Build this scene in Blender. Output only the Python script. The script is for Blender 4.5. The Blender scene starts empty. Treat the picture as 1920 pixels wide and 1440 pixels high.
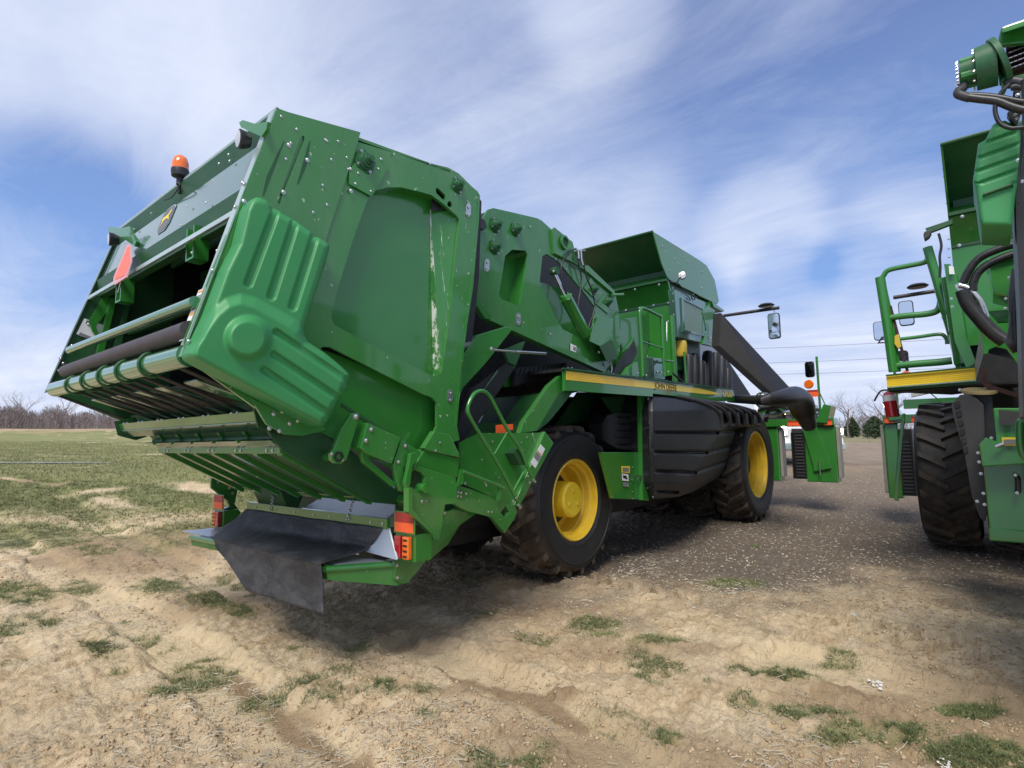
import bpy, bmesh, math, random
import numpy as np
from mathutils import Vector, Matrix, noise as mn
from mathutils.geometry import tessellate_polygon, delaunay_2d_cdt
random.seed(7)
sc=bpy.context.scene; col=sc.collection
# ---------------------------------------------------------------- camera solve
F=1062.; CX,CY=960.,720.; HM=1.45; HW=1.6
def _c(x,y): return Vector(((x-CX)/F,(CY-y)/F,-1.))
mx=_c(1850,815).normalized(); mz=mx.cross(_c(-320,845).normalized()).normalized(); my=mz.cross(mx)
wz=Vector((0,F,-83.)).normalized(); wx=(mx-mx.dot(wz)*wz).normalized(); wy=wz.cross(wx)
camd=bpy.data.cameras.new('camera'); cam=bpy.data.objects.new('camera',camd); col.objects.link(cam)
camd.sensor_width=36; camd.lens=36*F/1920; camd.clip_end=4000; camd.clip_start=.05
RC=Matrix((wx,wy,wz))            # camera -> world
cam.matrix_world=Matrix.Translation((0,0,HW))@RC.to_4x4()
sc.camera=cam
RM=Matrix([[a.dot(b) for b in (mx,my,mz)] for a in (wx,wy,wz)])   # machine -> world (the machines lean about a degree)
# ---------------------------------------------------------------- sky and sun
sundir=Vector((-.94,-.34,0)).normalized()*math.cos(math.radians(53))+Vector((0,0,math.sin(math.radians(53))))
w=bpy.data.worlds.new('World'); sc.world=w; w.use_nodes=True
nt=w.node_tree; nt.nodes.clear(); N=nt.nodes.new; L=nt.links.new
def nd(t,**k):
    n=N(t)
    for a,b in k.items(): setattr(n,a,b)
    return n
def mth(op,a,b=None,c=None,clamp=False):
    n=N('ShaderNodeMath'); n.operation=op; n.use_clamp=clamp
    for i,v in enumerate((a,b,c)):
        if v is None: continue
        if isinstance(v,(int,float)): n.inputs[i].default_value=v
        else: L(v,n.inputs[i])
    return n.outputs[0]
def vm(op,a,b=None):
    n=N('ShaderNodeVectorMath'); n.operation=op
    for i,v in enumerate((a,b)):
        if v is None: continue
        if isinstance(v,(tuple,list,Vector)): n.inputs[i].default_value=tuple(v)
        else: L(v,n.inputs[i])
    return n
def ramp(fac,stops,interp='LINEAR'):
    n=N('ShaderNodeValToRGB'); e=n.color_ramp; e.interpolation=interp
    while len(e.elements)<len(stops): e.elements.new(.5)
    for q,(p,cc) in zip(e.elements,stops):
        q.position=p; q.color=(cc,cc,cc,1) if isinstance(cc,(int,float)) else (*cc,1)
    L(fac,n.inputs[0]); return n.outputs[0]
def mixc(f,a,b,mode='MIX'):
    n=N('ShaderNodeMix'); n.data_type='RGBA'; n.blend_type=mode
    for i,v in ((0,f),(6,a),(7,b)):
        if isinstance(v,(int,float)): n.inputs[i].default_value=v
        elif isinstance(v,tuple): n.inputs[i].default_value=(*v,1)
        else: L(v,n.inputs[i])
    return n.outputs[2]
tc=N('ShaderNodeTexCoord'); D=tc.outputs['Generated']
sky=nd('ShaderNodeTexSky',sky_type='NISHITA',sun_disc=False,sun_elevation=math.radians(53),sun_rotation=math.atan2(sundir.x,sundir.y),air_density=1.0,dust_density=.4,ozone_density=2.2)
sx=N('ShaderNodeSeparateXYZ'); L(D,sx.inputs[0])
zz=mth('ADD',mth('MAXIMUM',sx.outputs[2],0),.10)
cmb=N('ShaderNodeCombineXYZ'); L(mth('DIVIDE',sx.outputs[0],zz),cmb.inputs[0]); L(mth('DIVIDE',sx.outputs[1],zz),cmb.inputs[1])
def cnoise(scale,sq,ang,detail,dist,off=0.,rough=.55):
    mp=N('ShaderNodeMapping'); L(cmb.outputs[0],mp.inputs[0]); mp.inputs['Rotation'].default_value=(0,0,math.radians(ang)); mp.inputs['Scale'].default_value=(scale,scale*sq,1); mp.inputs['Location'].default_value=(off,off*.7,off)
    n=N('ShaderNodeTexNoise'); L(mp.outputs[0],n.inputs['Vector']); n.inputs['Scale'].default_value=1; n.inputs['Detail'].default_value=detail; n.inputs['Roughness'].default_value=rough; n.inputs['Distortion'].default_value=dist
    return n.outputs[0]
def dirpx(x,y): return (RC@_c(x,y)).normalized()
def blob(x,y,deg):      # 1 in the middle of a sky patch, 0 outside
    d=vm('DOT_PRODUCT',D,dirpx(x,y)).outputs['Value']
    n=N('ShaderNodeMapRange'); n.interpolation_type='SMOOTHERSTEP'; L(d,n.inputs[0]); n.inputs[1].default_value=math.cos(math.radians(deg)); n.inputs[2].default_value=1.
    return n.outputs[0]
n1=cnoise(.42,.30,52,8,.5,3.1,.6); n2=cnoise(1.5,.32,46,9,.5,8.2,.62); n3=cnoise(.2,.6,70,3,.2,1.2); n4=cnoise(3.0,.5,60,14,1.3,4.4,.74)
s=mth('ADD',mth('MULTIPLY',n1,.38),mth('ADD',mth('MULTIPLY',n2,.30),mth('ADD',mth('MULTIPLY',n3,.16),mth('MULTIPLY',n4,.32))))
for (x,y,dg,wt) in [(60,120,24,.22),(470,100,15,.10),(60,430,11,-.30),(230,470,13,-.30),(330,330,8,-.06),(1250,20,9,-.02),(1560,110,22,-.13),(1250,190,16,-.08),(800,130,14,-.08),(1850,60,14,-.14),(1430,430,7,.30),(1230,420,6,.10),(1690,420,6,.16),(1480,520,5,-.26),(1620,500,5,-.20),(1300,545,4,-.10),(1100,330,11,.05),(800,260,10,.04),(60,640,13,.26),(1550,690,12,.28),(1640,300,9,.07),(1130,10,8,.16),(700,60,11,.0),(980,420,6,-.05)]:
    s=mth('ADD',s,mth('MULTIPLY',blob(x,y,dg),wt))
hz=N('ShaderNodeMapRange'); hz.interpolation_type='SMOOTHSTEP'; L(sx.outputs[2],hz.inputs[0]); hz.inputs[1].default_value=.26; hz.inputs[2].default_value=.0; hz.inputs[3].default_value=0; hz.inputs[4].default_value=.24
s=mth('ADD',s,hz.outputs[0])
cm=ramp(s,[(.34,0.12),(.46,.30),(.58,.50),(.74,.74),(.98,.96)])
cloudc=mixc(ramp(n2,[(.3,0.),(.7,1.)]),(4.3,4.9,6.6),(6.2,6.6,7.6))
blue=mixc(.88,sky.outputs[0],ramp(sx.outputs[2],[(0.,(1.7,3.3,6.6)),(.25,(1.15,2.5,5.7)),(.55,(.58,1.22,3.35)),(1.,(.42,.95,2.7))]))
skyc=mixc(cm,blue,cloudc)
bg=N('ShaderNodeBackground'); L(skyc,bg.inputs[0]); bg.inputs[1].default_value=.115
ow=N('ShaderNodeOutputWorld'); L(bg.outputs[0],ow.inputs[0])
sd=bpy.data.lights.new('sun','SUN'); so=bpy.data.objects.new('sun',sd); col.objects.link(so)
sd.energy=3.1; sd.angle=math.radians(26); sd.color=(1,.95,.86)
so.rotation_euler=(-sundir).to_track_quat('-Z','Y').to_euler(); so.location=(0,0,30)
sc.view_settings.view_transform='Standard'; sc.view_settings.look='None'; sc.view_settings.exposure=.30; sc.view_settings.gamma=1
# ---------------------------------------------------------------- materials
MATS={}
def newmat(name):
    global nt,N,L
    m=bpy.data.materials.new(name); m.use_nodes=True; nt=m.node_tree; N=nt.nodes.new; L=nt.links.new
    b=nt.nodes['Principled BSDF']; MATS[name]=m; return m,b
def noise(scale,detail=4,vec=None,rough=.55,dist=0,coord='Object'):
    n=N('ShaderNodeTexNoise'); n.inputs['Scale'].default_value=scale; n.inputs['Detail'].default_value=detail; n.inputs['Roughness'].default_value=rough; n.inputs['Distortion'].default_value=dist
    if vec is None: vec=N('ShaderNodeTexCoord').outputs[coord]
    L(vec,n.inputs['Vector']); return n.outputs[0]
def mapped(scale,rot=(0,0,0),coord='Object',loc=(0,0,0)):
    mp=N('ShaderNodeMapping'); L(N('ShaderNodeTexCoord').outputs[coord],mp.inputs[0]); mp.inputs['Scale'].default_value=scale; mp.inputs['Rotation'].default_value=rot; mp.inputs['Location'].default_value=loc; return mp.outputs[0]
def bump(h,b,strength=.2,dist=.01):
    n=N('ShaderNodeBump'); L(h,n.inputs['Height']); n.inputs['Strength'].default_value=strength; n.inputs['Distance'].default_value=dist; L(n.outputs[0],b.inputs['Normal'])
def simple(name,c,rough=.5,metal=0,var=.12,nscale=6,dust=0,coat=0,bmp=0,bscale=40,dustc=(.28,.24,.18),spec=.5,c2=None):
    m,b=newmat(name); b.inputs['Metallic'].default_value=metal; b.inputs['Specular IOR Level'].default_value=spec
    n=noise(nscale,5); lo=tuple(x*(1-var) for x in c); hi=c2 or tuple(min(1,x*(1+var)) for x in c)
    cc=mixc(ramp(n,[(.3,0.),(.7,1.)]),lo,hi)
    if dust:
        d=mth('MULTIPLY',ramp(noise(nscale*2.3,8,rough=.7),[(.45,0.),(.75,1.)]),dust)
        cc=mixc(d,cc,dustc); L(mth('ADD',mth('MULTIPLY',d,.5),rough,clamp=True),b.inputs['Roughness'])
    else: L(ramp(noise(nscale*1.7,5),[(.3,max(0,rough-.06)),(.7,min(1,rough+.06))]),b.inputs['Roughness'])
    L(cc,b.inputs['Base Color'])
    if coat: b.inputs['Coat Weight'].default_value=coat; b.inputs['Coat Roughness'].default_value=.06
    if bmp: bump(noise(bscale,5),b,bmp,.004)
    return m
simple('green',(.026,.185,.022),.30,0,.10,1.3,dust=.05,coat=.8,bmp=.03,bscale=3)
simple('green_dark',(.010,.075,.018),.5,0,.15,2,dust=.10,coat=.1)  # darker copy of the green; carries the shade of several parts in its colour
simple('green_plastic',(.036,.245,.070),.46,0,.06,3,dust=.05,bmp=.06,bscale=160)
simple('green_cast',(.014,.095,.030),.45,0,.2,20,dust=.12)
simple('panel_pale',(.10,.22,.15),.16,.55,.05,1.5,coat=.8)
simple('yellow',(.86,.62,.03),.36,0,.06,3,dust=.06,coat=.35)
simple('yellow_deep',(.82,.54,.03),.4,0,.12,4,dust=.22,coat=.2,dustc=(.35,.26,.12))
simple('black_plastic',(.016,.016,.018),.42,0,.2,4,dust=.10,bmp=.08,bscale=120,dustc=(.11,.105,.10))
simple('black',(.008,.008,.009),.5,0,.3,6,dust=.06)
simple('hose',(.012,.012,.013),.4,0,.2,20,dust=.10)
simple('duct_black',(.018,.017,.018),.6,0,.15,3,dust=.12,spec=.22,bmp=.05,bscale=90,dustc=(.05,.048,.045))
simple('roller_green',(.06,.22,.09),.16,.25,.05,3,coat=1)
simple('wood_far',(.235,.205,.20),.95,0,.2,.3)  # lighter than the twigs: distance haze put into the colour
simple('duct',(.040,.038,.040),.5,0,.15,3,dust=.15,bmp=.05,bscale=90,dustc=(.12,.11,.10))
simple('roller_rubber',(.055,.045,.050),.6,0,.15,12,dust=.3,bmp=.15,bscale=60,dustc=(.16,.13,.13))
simple('steel',(.55,.56,.57),.22,1,.1,10,dust=.08)
simple('zinc',(.62,.62,.60),.3,1,.15,30,dust=.12)
simple('duct_pale',(.26,.26,.22),.5,0,.1,6,dust=.2)
simple('pale_steel',(.40,.45,.50),.32,.25,.08,4,dust=.1)
simple('silver_edge',(.50,.60,.56),.28,.55,.08,6)
simple('mirror_glass',(.75,.78,.8),.03,1,.02,5)
simple('orange_lens',(.85,.16,.01),.15,0,.1,30,coat=1)
simple('red_lens',(.42,.012,.02),.15,0,.1,30,coat=1)
simple('amber_lens',(.9,.28,.01),.2,0,.1,30,coat=.8)
simple('red_reflector',(.38,.03,.025),.4,0,.1,60)
simple('orange_reflector',(.95,.13,.03),.45,0,.05,60)
simple('sign_orange',(.95,.16,.10),.5,0,.05,10)
simple('sign_pink',(.60,.30,.32),.5,0,.05,10)
simple('white',(.75,.75,.74),.5,0,.05,10)
simple('white_paint',(.78,.79,.80),.2,0,.03,3,coat=1)
simple('lens_white',(.62,.60,.58),.12,.2,.1,40,coat=1)
simple('decal_black',(.012,.012,.012),.45)
simple('decal_green',(.03,.10,.04),.45)
simple('decal_yellow',(.85,.62,.05),.45)
simple('decal_orange',(.75,.30,.06),.5)
simple('emblem_grey',(.13,.14,.16),.5)
simple('decal_grey',(.20,.20,.20),.5)
simple('filter_yellow',(.60,.42,.04),.45,0,.1,6,dust=.1)
simple('red_paint',(.45,.012,.02),.25,0,.05,8,coat=.8)
simple('glass_dark',(.03,.035,.04),.04,0,.1,4,coat=1)
simple('chain_brown',(.07,.03,.025),.5,.5,.3,60)
simple('tape_brown',(.30,.22,.10),.6)
simple('cable',(.05,.05,.05),.6)
simple('bark',(.15,.125,.11),.9,0,.3,8,bmp=.5,bscale=30)
simple('twig',(.20,.165,.15),.9,0,.25,3)
simple('conifer',(.035,.060,.022),.8,0,.45,3)
simple('cotton',(.62,.60,.56),.9,0,.1,30)
simple('straw',(.38,.33,.24),.9,0,.35,2,c2=(.60,.54,.42))
simple('grass',(.10,.145,.045),.7,0,.4,1.2,c2=(.17,.20,.07))
simple('grass_dry',(.25,.25,.11),.8,0,.3,1.2)
def _emit(name,c,s):
    m,b=newmat(name); b.inputs['Base Color'].default_value=(*c,1); b.inputs['Emission Color'].default_value=(*c,1); b.inputs['Emission Strength'].default_value=s
_emit('headlamp_lit',(1,.82,.5),45)
# green paint with scuffs along one band (object coordinates of the machine)
def scuff(name,c,bands,rough=.34,amount=.85):
    m,b=newmat(name); n=noise(1.3,5)
    cc=mixc(ramp(n,[(.3,0.),(.7,1.)]),tuple(x*.9 for x in c),tuple(x*1.1 for x in c))
    xyz=N('ShaderNodeSeparateXYZ'); L(N('ShaderNodeTexCoord').outputs['Object'],xyz.inputs[0]); tot=mth('MULTIPLY',ramp(noise(26,3,rough=.5),[(.70,0.),(.73,1.)]),.5)
    dst=mth('MULTIPLY',ramp(noise(1.1,8,vec=mapped((2.5,2.5,.6)),rough=.7),[(.42,0.),(.75,1.)]),.16); cc=mixc(dst,cc,(.30,.34,.26))
    for (x0,z0,x1,z1,wd,sc_,thr) in bands:    # a line in XZ; scuffs run along it
        dx,dz=x1-x0,z1-z0; l=math.hypot(dx,dz); dx/=l; dz/=l
        rx=mth('SUBTRACT',xyz.outputs[0],x0-5.25); rz=mth('SUBTRACT',xyz.outputs[2],z0)
        al=mth('ADD',mth('MULTIPLY',rx,dx),mth('MULTIPLY',rz,dz)); ac=mth('SUBTRACT',mth('MULTIPLY',rx,dz),mth('MULTIPLY',rz,dx))
        cb=N('ShaderNodeCombineXYZ'); L(mth('MULTIPLY',ac,sc_),cb.inputs[0]); L(mth('MULTIPLY',al,sc_*.06),cb.inputs[1])
        nn=mth('ADD',mth('MULTIPLY',noise(1,3,vec=cb.outputs[0],rough=.5),.5),mth('MULTIPLY',noise(3.7,9,vec=cb.outputs[0],rough=.75),.5))
        mask=ramp(mth('DIVIDE',mth('ABSOLUTE',ac),wd),[(.0,1.),(1.,0.)]); ma=mth('MULTIPLY',mth('GREATER_THAN',al,0),mth('LESS_THAN',al,l))
        v=mth('MULTIPLY',ramp(mth('ADD',nn,mth('MULTIPLY',mask,.07)),[(thr+.02,0.),(thr+.06,1.)]),mth('MULTIPLY',ma,ramp(mask,[(0,0.),(.15,1.)])))
        tot=v if tot is None else mth('MAXIMUM',tot,v)
    f=mth('MULTIPLY',tot,amount); cc=mixc(f,cc,(.74,.73,.66)); L(cc,b.inputs['Base Color']); L(mth('ADD',mth('MULTIPLY',f,.5),rough,clamp=True),b.inputs['Roughness'])
    b.inputs['Coat Weight'].default_value=.8; b.inputs['Coat Roughness'].default_value=.06; bump(noise(3,3),b,.03,.004)
# tyre rubber with dried mud on the tread
def tyre_mat(name,R,mud):
    m,b=newmat(name); o=N('ShaderNodeTexCoord').outputs['Object']
    x=N('ShaderNodeSeparateXYZ'); L(o,x.inputs[0])
    rad=mth('POWER',mth('ADD',mth('POWER',x.outputs[0],2),mth('POWER',x.outputs[2],2)),.5)
    cc=mixc(ramp(noise(5,5),[(.3,0.),(.7,1.)]),(.014,.014,.015),(.024,.024,.025))
    f=mth('MULTIPLY',mth('MULTIPLY',ramp(mth('DIVIDE',rad,R),[(.90,0.),(.96,1.)]),ramp(noise(9,8,rough=.7),[(.38,.1),(.62,1.)])),mud)
    low=mth('MULTIPLY',ramp(mth('DIVIDE',x.outputs[2],-R),[(.25,0.),(.75,1.)]),mth('MULTIPLY',ramp(mth('DIVIDE',rad,R),[(.86,0.),(.95,1.)]),ramp(noise(6,8,rough=.7),[(.42,0.),(.52,1.)]))); f=mth('MAXIMUM',f,mth('MULTIPLY',low,mud*1.6),clamp=True)
    cc=mixc(f,cc,(.27,.195,.115)); L(cc,b.inputs['Base Color']); L(ramp(f,[(0,.55),(1,.95)]),b.inputs['Roughness']); bump(noise(70,4),b,.15,.003)
tyre_mat('tyre',.8,.42); tyre_mat('tyre_big',.97,.22)
def flapmat():
    m,b=newmat('flap_rubber'); a=noise(3,8,vec=mapped((1,1,2.2)),rough=.7,dist=.6)
    cc=mixc(ramp(a,[(.42,0.),(.72,1.)]),(.028,.028,.030),(.095,.095,.098)); g=ramp(noise(9,9,rough=.8,vec=mapped((1,1,3))),[(.54,0.),(.72,.7)])
    cc=mixc(g,cc,(.16,.15,.14)); L(cc,b.inputs['Base Color']); b.inputs['Roughness'].default_value=.62; bump(noise(5,6,dist=1),b,.35,.02)
flapmat()
def grille():
    m,b=newmat('grille'); v=mapped((36,36,36)); ch=N('ShaderNodeTexBrick'); L(mapped((1,1,1),(math.radians(90),0,0)),ch.inputs['Vector'])
    ch.offset=0; ch.inputs['Scale'].default_value=16; ch.inputs['Mortar Size'].default_value=.06; ch.inputs['Brick Width'].default_value=.5; ch.inputs['Row Height'].default_value=.5
    ch.inputs['Color1'].default_value=(.16,.25,.17,1); ch.inputs['Color2'].default_value=(.12,.20,.14,1); ch.inputs['Mortar'].default_value=(.30,.42,.36,1)
    L(ch.outputs[0],b.inputs['Base Color']); b.inputs['Roughness'].default_value=.5
grille()
# ---------------------------------------------------------------- mesh helpers
def PX(s): return [tuple(float(q) for q in p.split(',')) for p in s.split()]
def at(x,y,X=None,Y=None,Z=None,pl=None):
    c=_c(x,y); d=Vector((c.dot(mx),c.dot(my),c.dot(mz)))
    if pl: t=(pl[3]-pl[2]*HM)/(d.x*pl[0]+d.y*pl[1]+d.z*pl[2])
    elif X is not None: t=X/d.x
    elif Y is not None: t=Y/d.y
    else: t=(Z-HM)/d.z
    return Vector((d.x*t,d.y*t,HM+d.z*t))
def ats(s,**k): return [at(x,y,**k) for x,y in (PX(s) if isinstance(s,str) else s)]
def wat(x,y,Z=0,D=None):
    d=RC@_c(x,y)
    t=(Z-HW)/d.z if D is None else D/math.hypot(d.x,d.y)
    return Vector((d.x*t,d.y*t,HW+d.z*t))
BASE={}
def root(name,base,label,cat,group=None,machine=True,rz=0):
    o=bpy.data.objects.new(name,None); col.objects.link(o); o.empty_display_size=.3
    base=Vector(base)
    if machine:
        o.matrix_world=Matrix.Translation(RM@(base-Vector((0,0,HM)))+Vector((0,0,HW)))@RM.to_4x4()
        BASE[o.name]=base
    else:
        o.location=base; o.rotation_euler=(0,0,rz); BASE[o.name]=Vector((0,0,0))
    o['label']=label; o['category']=cat
    if group: o['group']=group
    return o
def tag(o,label=None,cat=None,group=None,kind=None):
    for k,v in (('label',label),('category',cat),('group',group),('kind',kind)):
        if v: o[k]=v
    return o
class G:
    def __init__(s): s.v=[]; s.f=[]
    def add(s,v,f):
        n=len(s.v); s.v+= [tuple(p) for p in v]; s.f+=[tuple(i+n for i in q) for q in f]; return s
    def box(s,a,b):
        (x0,y0,z0),(x1,y1,z1)=a,b
        return s.add([(x0,y0,z0),(x1,y0,z0),(x1,y1,z0),(x0,y1,z0),(x0,y0,z1),(x1,y0,z1),(x1,y1,z1),(x0,y1,z1)],[(0,3,2,1),(4,5,6,7),(0,1,5,4),(1,2,6,5),(2,3,7,6),(3,0,4,7)])
    def hexa(s,lo,hi):      # two matching rings of points
        n=len(lo); return s.add(list(lo)+list(hi),[tuple(range(n))[::-1],tuple(range(n,2*n))]+[(i,(i+1)%n,n+(i+1)%n,n+i) for i in range(n)])
    def poly(s,pts,ext,holes=()):   # polygon (3D points, flat) thickened by vector ext, with holes
        loops=[list(pts)]+[list(h) for h in holes]; allp=[p for l in loops for p in l]; n=len(allp); ext=Vector(ext)
        if holes: tr=[tuple(t) for t in tessellate_polygon([[Vector(p) for p in l] for l in loops])]
        else: tr=[tuple(range(n))]
        f=[t for t in tr]+[tuple(i+n for i in t)[::-1] for t in tr]; k=0
        for l in loops:
            m=len(l)
            for i in range(m): f.append((k+i,k+(i+1)%m,n+k+(i+1)%m,n+k+i))
            k+=m
        return s.add([Vector(p) for p in allp]+[Vector(p)+ext for p in allp],f)
    def tube(s,pts,r,seg=10,closed=False,cap=True):
        pts=[Vector(p) for p in pts]; n=len(pts); rr=r if isinstance(r,(list,tuple)) else [r]*n
        T=[]
        for i in range(n):
            a=pts[(i-1)%n] if (closed or i) else pts[0]; b=pts[(i+1)%n] if (closed or i<n-1) else pts[-1]; T.append((b-a).normalized())
        u=T[0].orthogonal().normalized(); v=[]
        for i in range(n):
            u=(u-T[i]*u.dot(T[i])).normalized(); w_=T[i].cross(u)
            for k in range(seg):
                a=2*math.pi*k/seg; v.append(pts[i]+(u*math.cos(a)+w_*math.sin(a))*rr[i])
        f=[]; m=n if closed else n-1
        for i in range(m):
            for k in range(seg):
                a=i*seg+k; b=i*seg+(k+1)%seg; c=((i+1)%n)*seg+(k+1)%seg; d=((i+1)%n)*seg+k; f.append((a,b,c,d))
        if not closed and cap: f.append(tuple(range(seg))[::-1]); f.append(tuple((n-1)*seg+k for k in range(seg)))
        return s.add(v,f)
    def lathe(s,prof,c,ax,seg=24,closed=False):  # prof: (radius, distance along axis)
        c=Vector(c); ax=Vector(ax).normalized(); u=ax.orthogonal().normalized(); w_=ax.cross(u); v=[]; f=[]; n=len(prof)
        for r,h in prof:
            for k in range(seg):
                a=2*math.pi*k/seg; v.append(c+ax*h+(u*math.cos(a)+w_*math.sin(a))*max(r,1e-4))
        for i in range(n if closed else n-1):
            for k in range(seg):
                j=(i+1)%n; f.append((i*seg+k,i*seg+(k+1)%seg,j*seg+(k+1)%seg,j*seg+k))
        return s.add(v,f)
    def out(s,name,mat,par=None,smooth=False,bev=0,sharp=40,local=None):
        me=bpy.data.meshes.new(name); base=local if local is not None else Vector((0,0,0)); bo=Vector((0,0,0))
        if par is not None:
            q=par
            while q.parent is not None: q=q.parent
            bo=BASE.get(q.name,Vector((0,0,0)))
        off=bo+base
        me.from_pydata([tuple(Vector(p)-off) for p in s.v],[],s.f); me.validate()
        bm=bmesh.new(); bm.from_mesh(me); bmesh.ops.remove_doubles(bm,verts=bm.verts,dist=1e-5); bmesh.ops.recalc_face_normals(bm,faces=bm.faces)
        if bev:
            es=[e for e in bm.edges if len(e.link_faces)==2 and e.calc_face_angle(0)>math.radians(25)]
            try: bmesh.ops.bevel(bm,geom=es,offset=bev,segments=2,profile=.6,affect='EDGES',clamp_overlap=True)
            except Exception: pass
        if smooth:
            for f in bm.faces: f.smooth=True
            for e in bm.edges:
                if len(e.link_faces)==2 and e.calc_face_angle(0)>math.radians(sharp): e.smooth=False
        bm.to_mesh(me); bm.free()
        me.materials.append(MATS[mat]); o=bpy.data.objects.new(name,me); col.objects.link(o)
        if par is not None: o.parent=par
        if base.length: o.location=base
        return o
def plate(name,S,Y,th,mat,par,holes=(),bev=.0,smooth=False):
    return G().poly(ats(S,Y=Y),(0,th,0),[ats(h,Y=Y) for h in holes]).out(name,mat,par,bev=bev,smooth=smooth)
def cr(pts,k=6,closed=False):   # Catmull-Rom through 3D points
    P=[Vector(p) for p in pts]; n=len(P); o=[]
    for i in range(n-1 if not closed else n):
        p0=P[(i-1)%n] if (i or closed) else P[0]; p1=P[i]; p2=P[(i+1)%n]; p3=P[(i+2)%n] if (i<n-2 or closed) else P[-1]
        for j in range(k):
            t=j/k; o.append(.5*((2*p1)+(-p0+p2)*t+(2*p0-5*p1+4*p2-p3)*t*t+(-p0+3*p1-3*p2+p3)*t**3))
    if not closed: o.append(P[-1])
    return o
def rod(name,a,b,r,mat,par,seg=14,r2=None): return G().tube([a,b],[r,r2 if r2 else r],seg).out(name,mat,par,smooth=True)
def pipe(name,pts,r,mat,par,k=6,seg=10,curve=True): return G().tube(cr(pts,k) if curve else pts,r,seg).out(name,mat,par,smooth=True)
def segd(px,py,ax,ay,bx,by):
    dx,dy=bx-ax,by-ay; t=((px-ax)*dx+(py-ay)*dy)/(dx*dx+dy*dy+1e-9); t=max(0,min(1,t)); return math.hypot(px-ax-dx*t,py-ay-dy*t)
def inpoly(x,y,P):
    c=False; n=len(P)
    for i in range(n):
        (x1,y1),(x2,y2)=P[i],P[i-1]
        if (y1>y)!=(y2>y) and x<(x2-x1)*(y-y1)/(y2-y1)+x1: c=not c
    return c
def edged(x,y,P): return min(segd(x,y,*P[i-1],*P[i]) for i in range(len(P)))
def sst(a,b,x):
    t=max(0,min(1,(x-a)/(b-a))); return t*t*(3-2*t)
def relief(name,S,Y,h,Yb,mat,par,step=3.,plane=None):
    """moulded shell: outline S (dense) on plane Y, surface pushed outward (towards -Y) by h(x,y); skirt back to Yb"""
    P=PX(S) if isinstance(S,str) else S; D_=[]
    for i in range(len(P)):
        a=P[i]; b=P[(i+1)%len(P)]; n=max(1,int(math.hypot(b[0]-a[0],b[1]-a[1])/step))
        D_+=[(a[0]+(b[0]-a[0])*k/n,a[1]+(b[1]-a[1])*k/n) for k in range(n)]
    nb=len(D_); x0=min(p[0] for p in P); x1=max(p[0] for p in P); y0=min(p[1] for p in P); y1=max(p[1] for p in P)
    pts=[Vector(p) for p in D_]; y=y0; r=0
    while y<y1:
        x=x0+(step/2 if r%2 else 0)
        while x<x1:
            if inpoly(x,y,P) and edged(x,y,P)>step*.45: pts.append(Vector((x,y)))
            x+=step
        y+=step*.87; r+=1
    vs,es,fs,_,_,_=delaunay_2d_cdt(pts,[(i,(i+1)%nb) for i in range(nb)],[list(range(nb))],1,1e-5)
    v=[]
    for p in vs:
        yy=(Y(p.x,p.y) if callable(Y) else Y)-h(p.x,p.y); v.append(at(p.x,p.y,Y=yy))
    g=G().add(v,fs)
    ring=list(range(nb)); m=len(v)
    g.v+=[(v[i].x,Yb,v[i].z) for i in ring]; g.f+=[(i,(i+1)%nb,m+(i+1)%nb,m+i) for i in range(nb)]
    return g.out(name,mat,par,smooth=True,sharp=50)
_bm={}
def boltmesh(kind):
    if kind in _bm: return _bm[kind]
    g=G()
    if kind=='dome': g.lathe([(1.,0),(1.,.12),(.62,.14),(.60,.45),(.42,.62),(.0,.70)],(0,0,0),(0,0,1),12)
    else: g.lathe([(1.25,0),(1.25,.15),(.8,.16),(.8,.75),(.45,.78),(.42,1.2),(0,1.2)],(0,0,0),(0,0,1),6)
    o=g.out('bolt','zinc' ,None,smooth=True,sharp=30); me=o.data; bpy.data.objects.remove(o); _bm[kind]=me; return me
def bolts(par,S,r=.011,n=(0,-1,0),kind='dome',mat=None,**k):
    me=boltmesh(kind); q=par
    while q.parent is not None: q=q.parent
    for p in (ats(S,**k) if isinstance(S,str) else S):
        o=bpy.data.objects.new('bolt',me); col.objects.link(o); o.parent=par
        o.matrix_local=Matrix.Translation(Vector(p)-BASE[q.name])@Vector(n).to_track_quat('Z','Y').to_matrix().to_4x4()@Matrix.Scale(r,4)
def text(s,name,p,xdir,up,size,mat,par,th=.002,xs=1.):
    cu=bpy.data.curves.new('t','FONT'); cu.body=s; cu.size=size; cu.extrude=th; cu.align_x='CENTER'; cu.align_y='CENTER'
    o=bpy.data.objects.new('t',cu); col.objects.link(o); bpy.context.view_layer.update()
    me=bpy.data.meshes.new_from_object(o.evaluated_get(bpy.context.evaluated_depsgraph_get())); bpy.data.objects.remove(o)
    xd=Vector(xdir).normalized(); zd=xd.cross(Vector(up)).normalized(); yd=zd.cross(xd)
    g=G(); M=Matrix((xd*xs,yd,zd)).transposed()
    g.add([Vector(p)+M@v.co for v in me.vertices],[tuple(f.vertices) for f in me.polygons])
    return g.out(name,mat,par)
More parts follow.
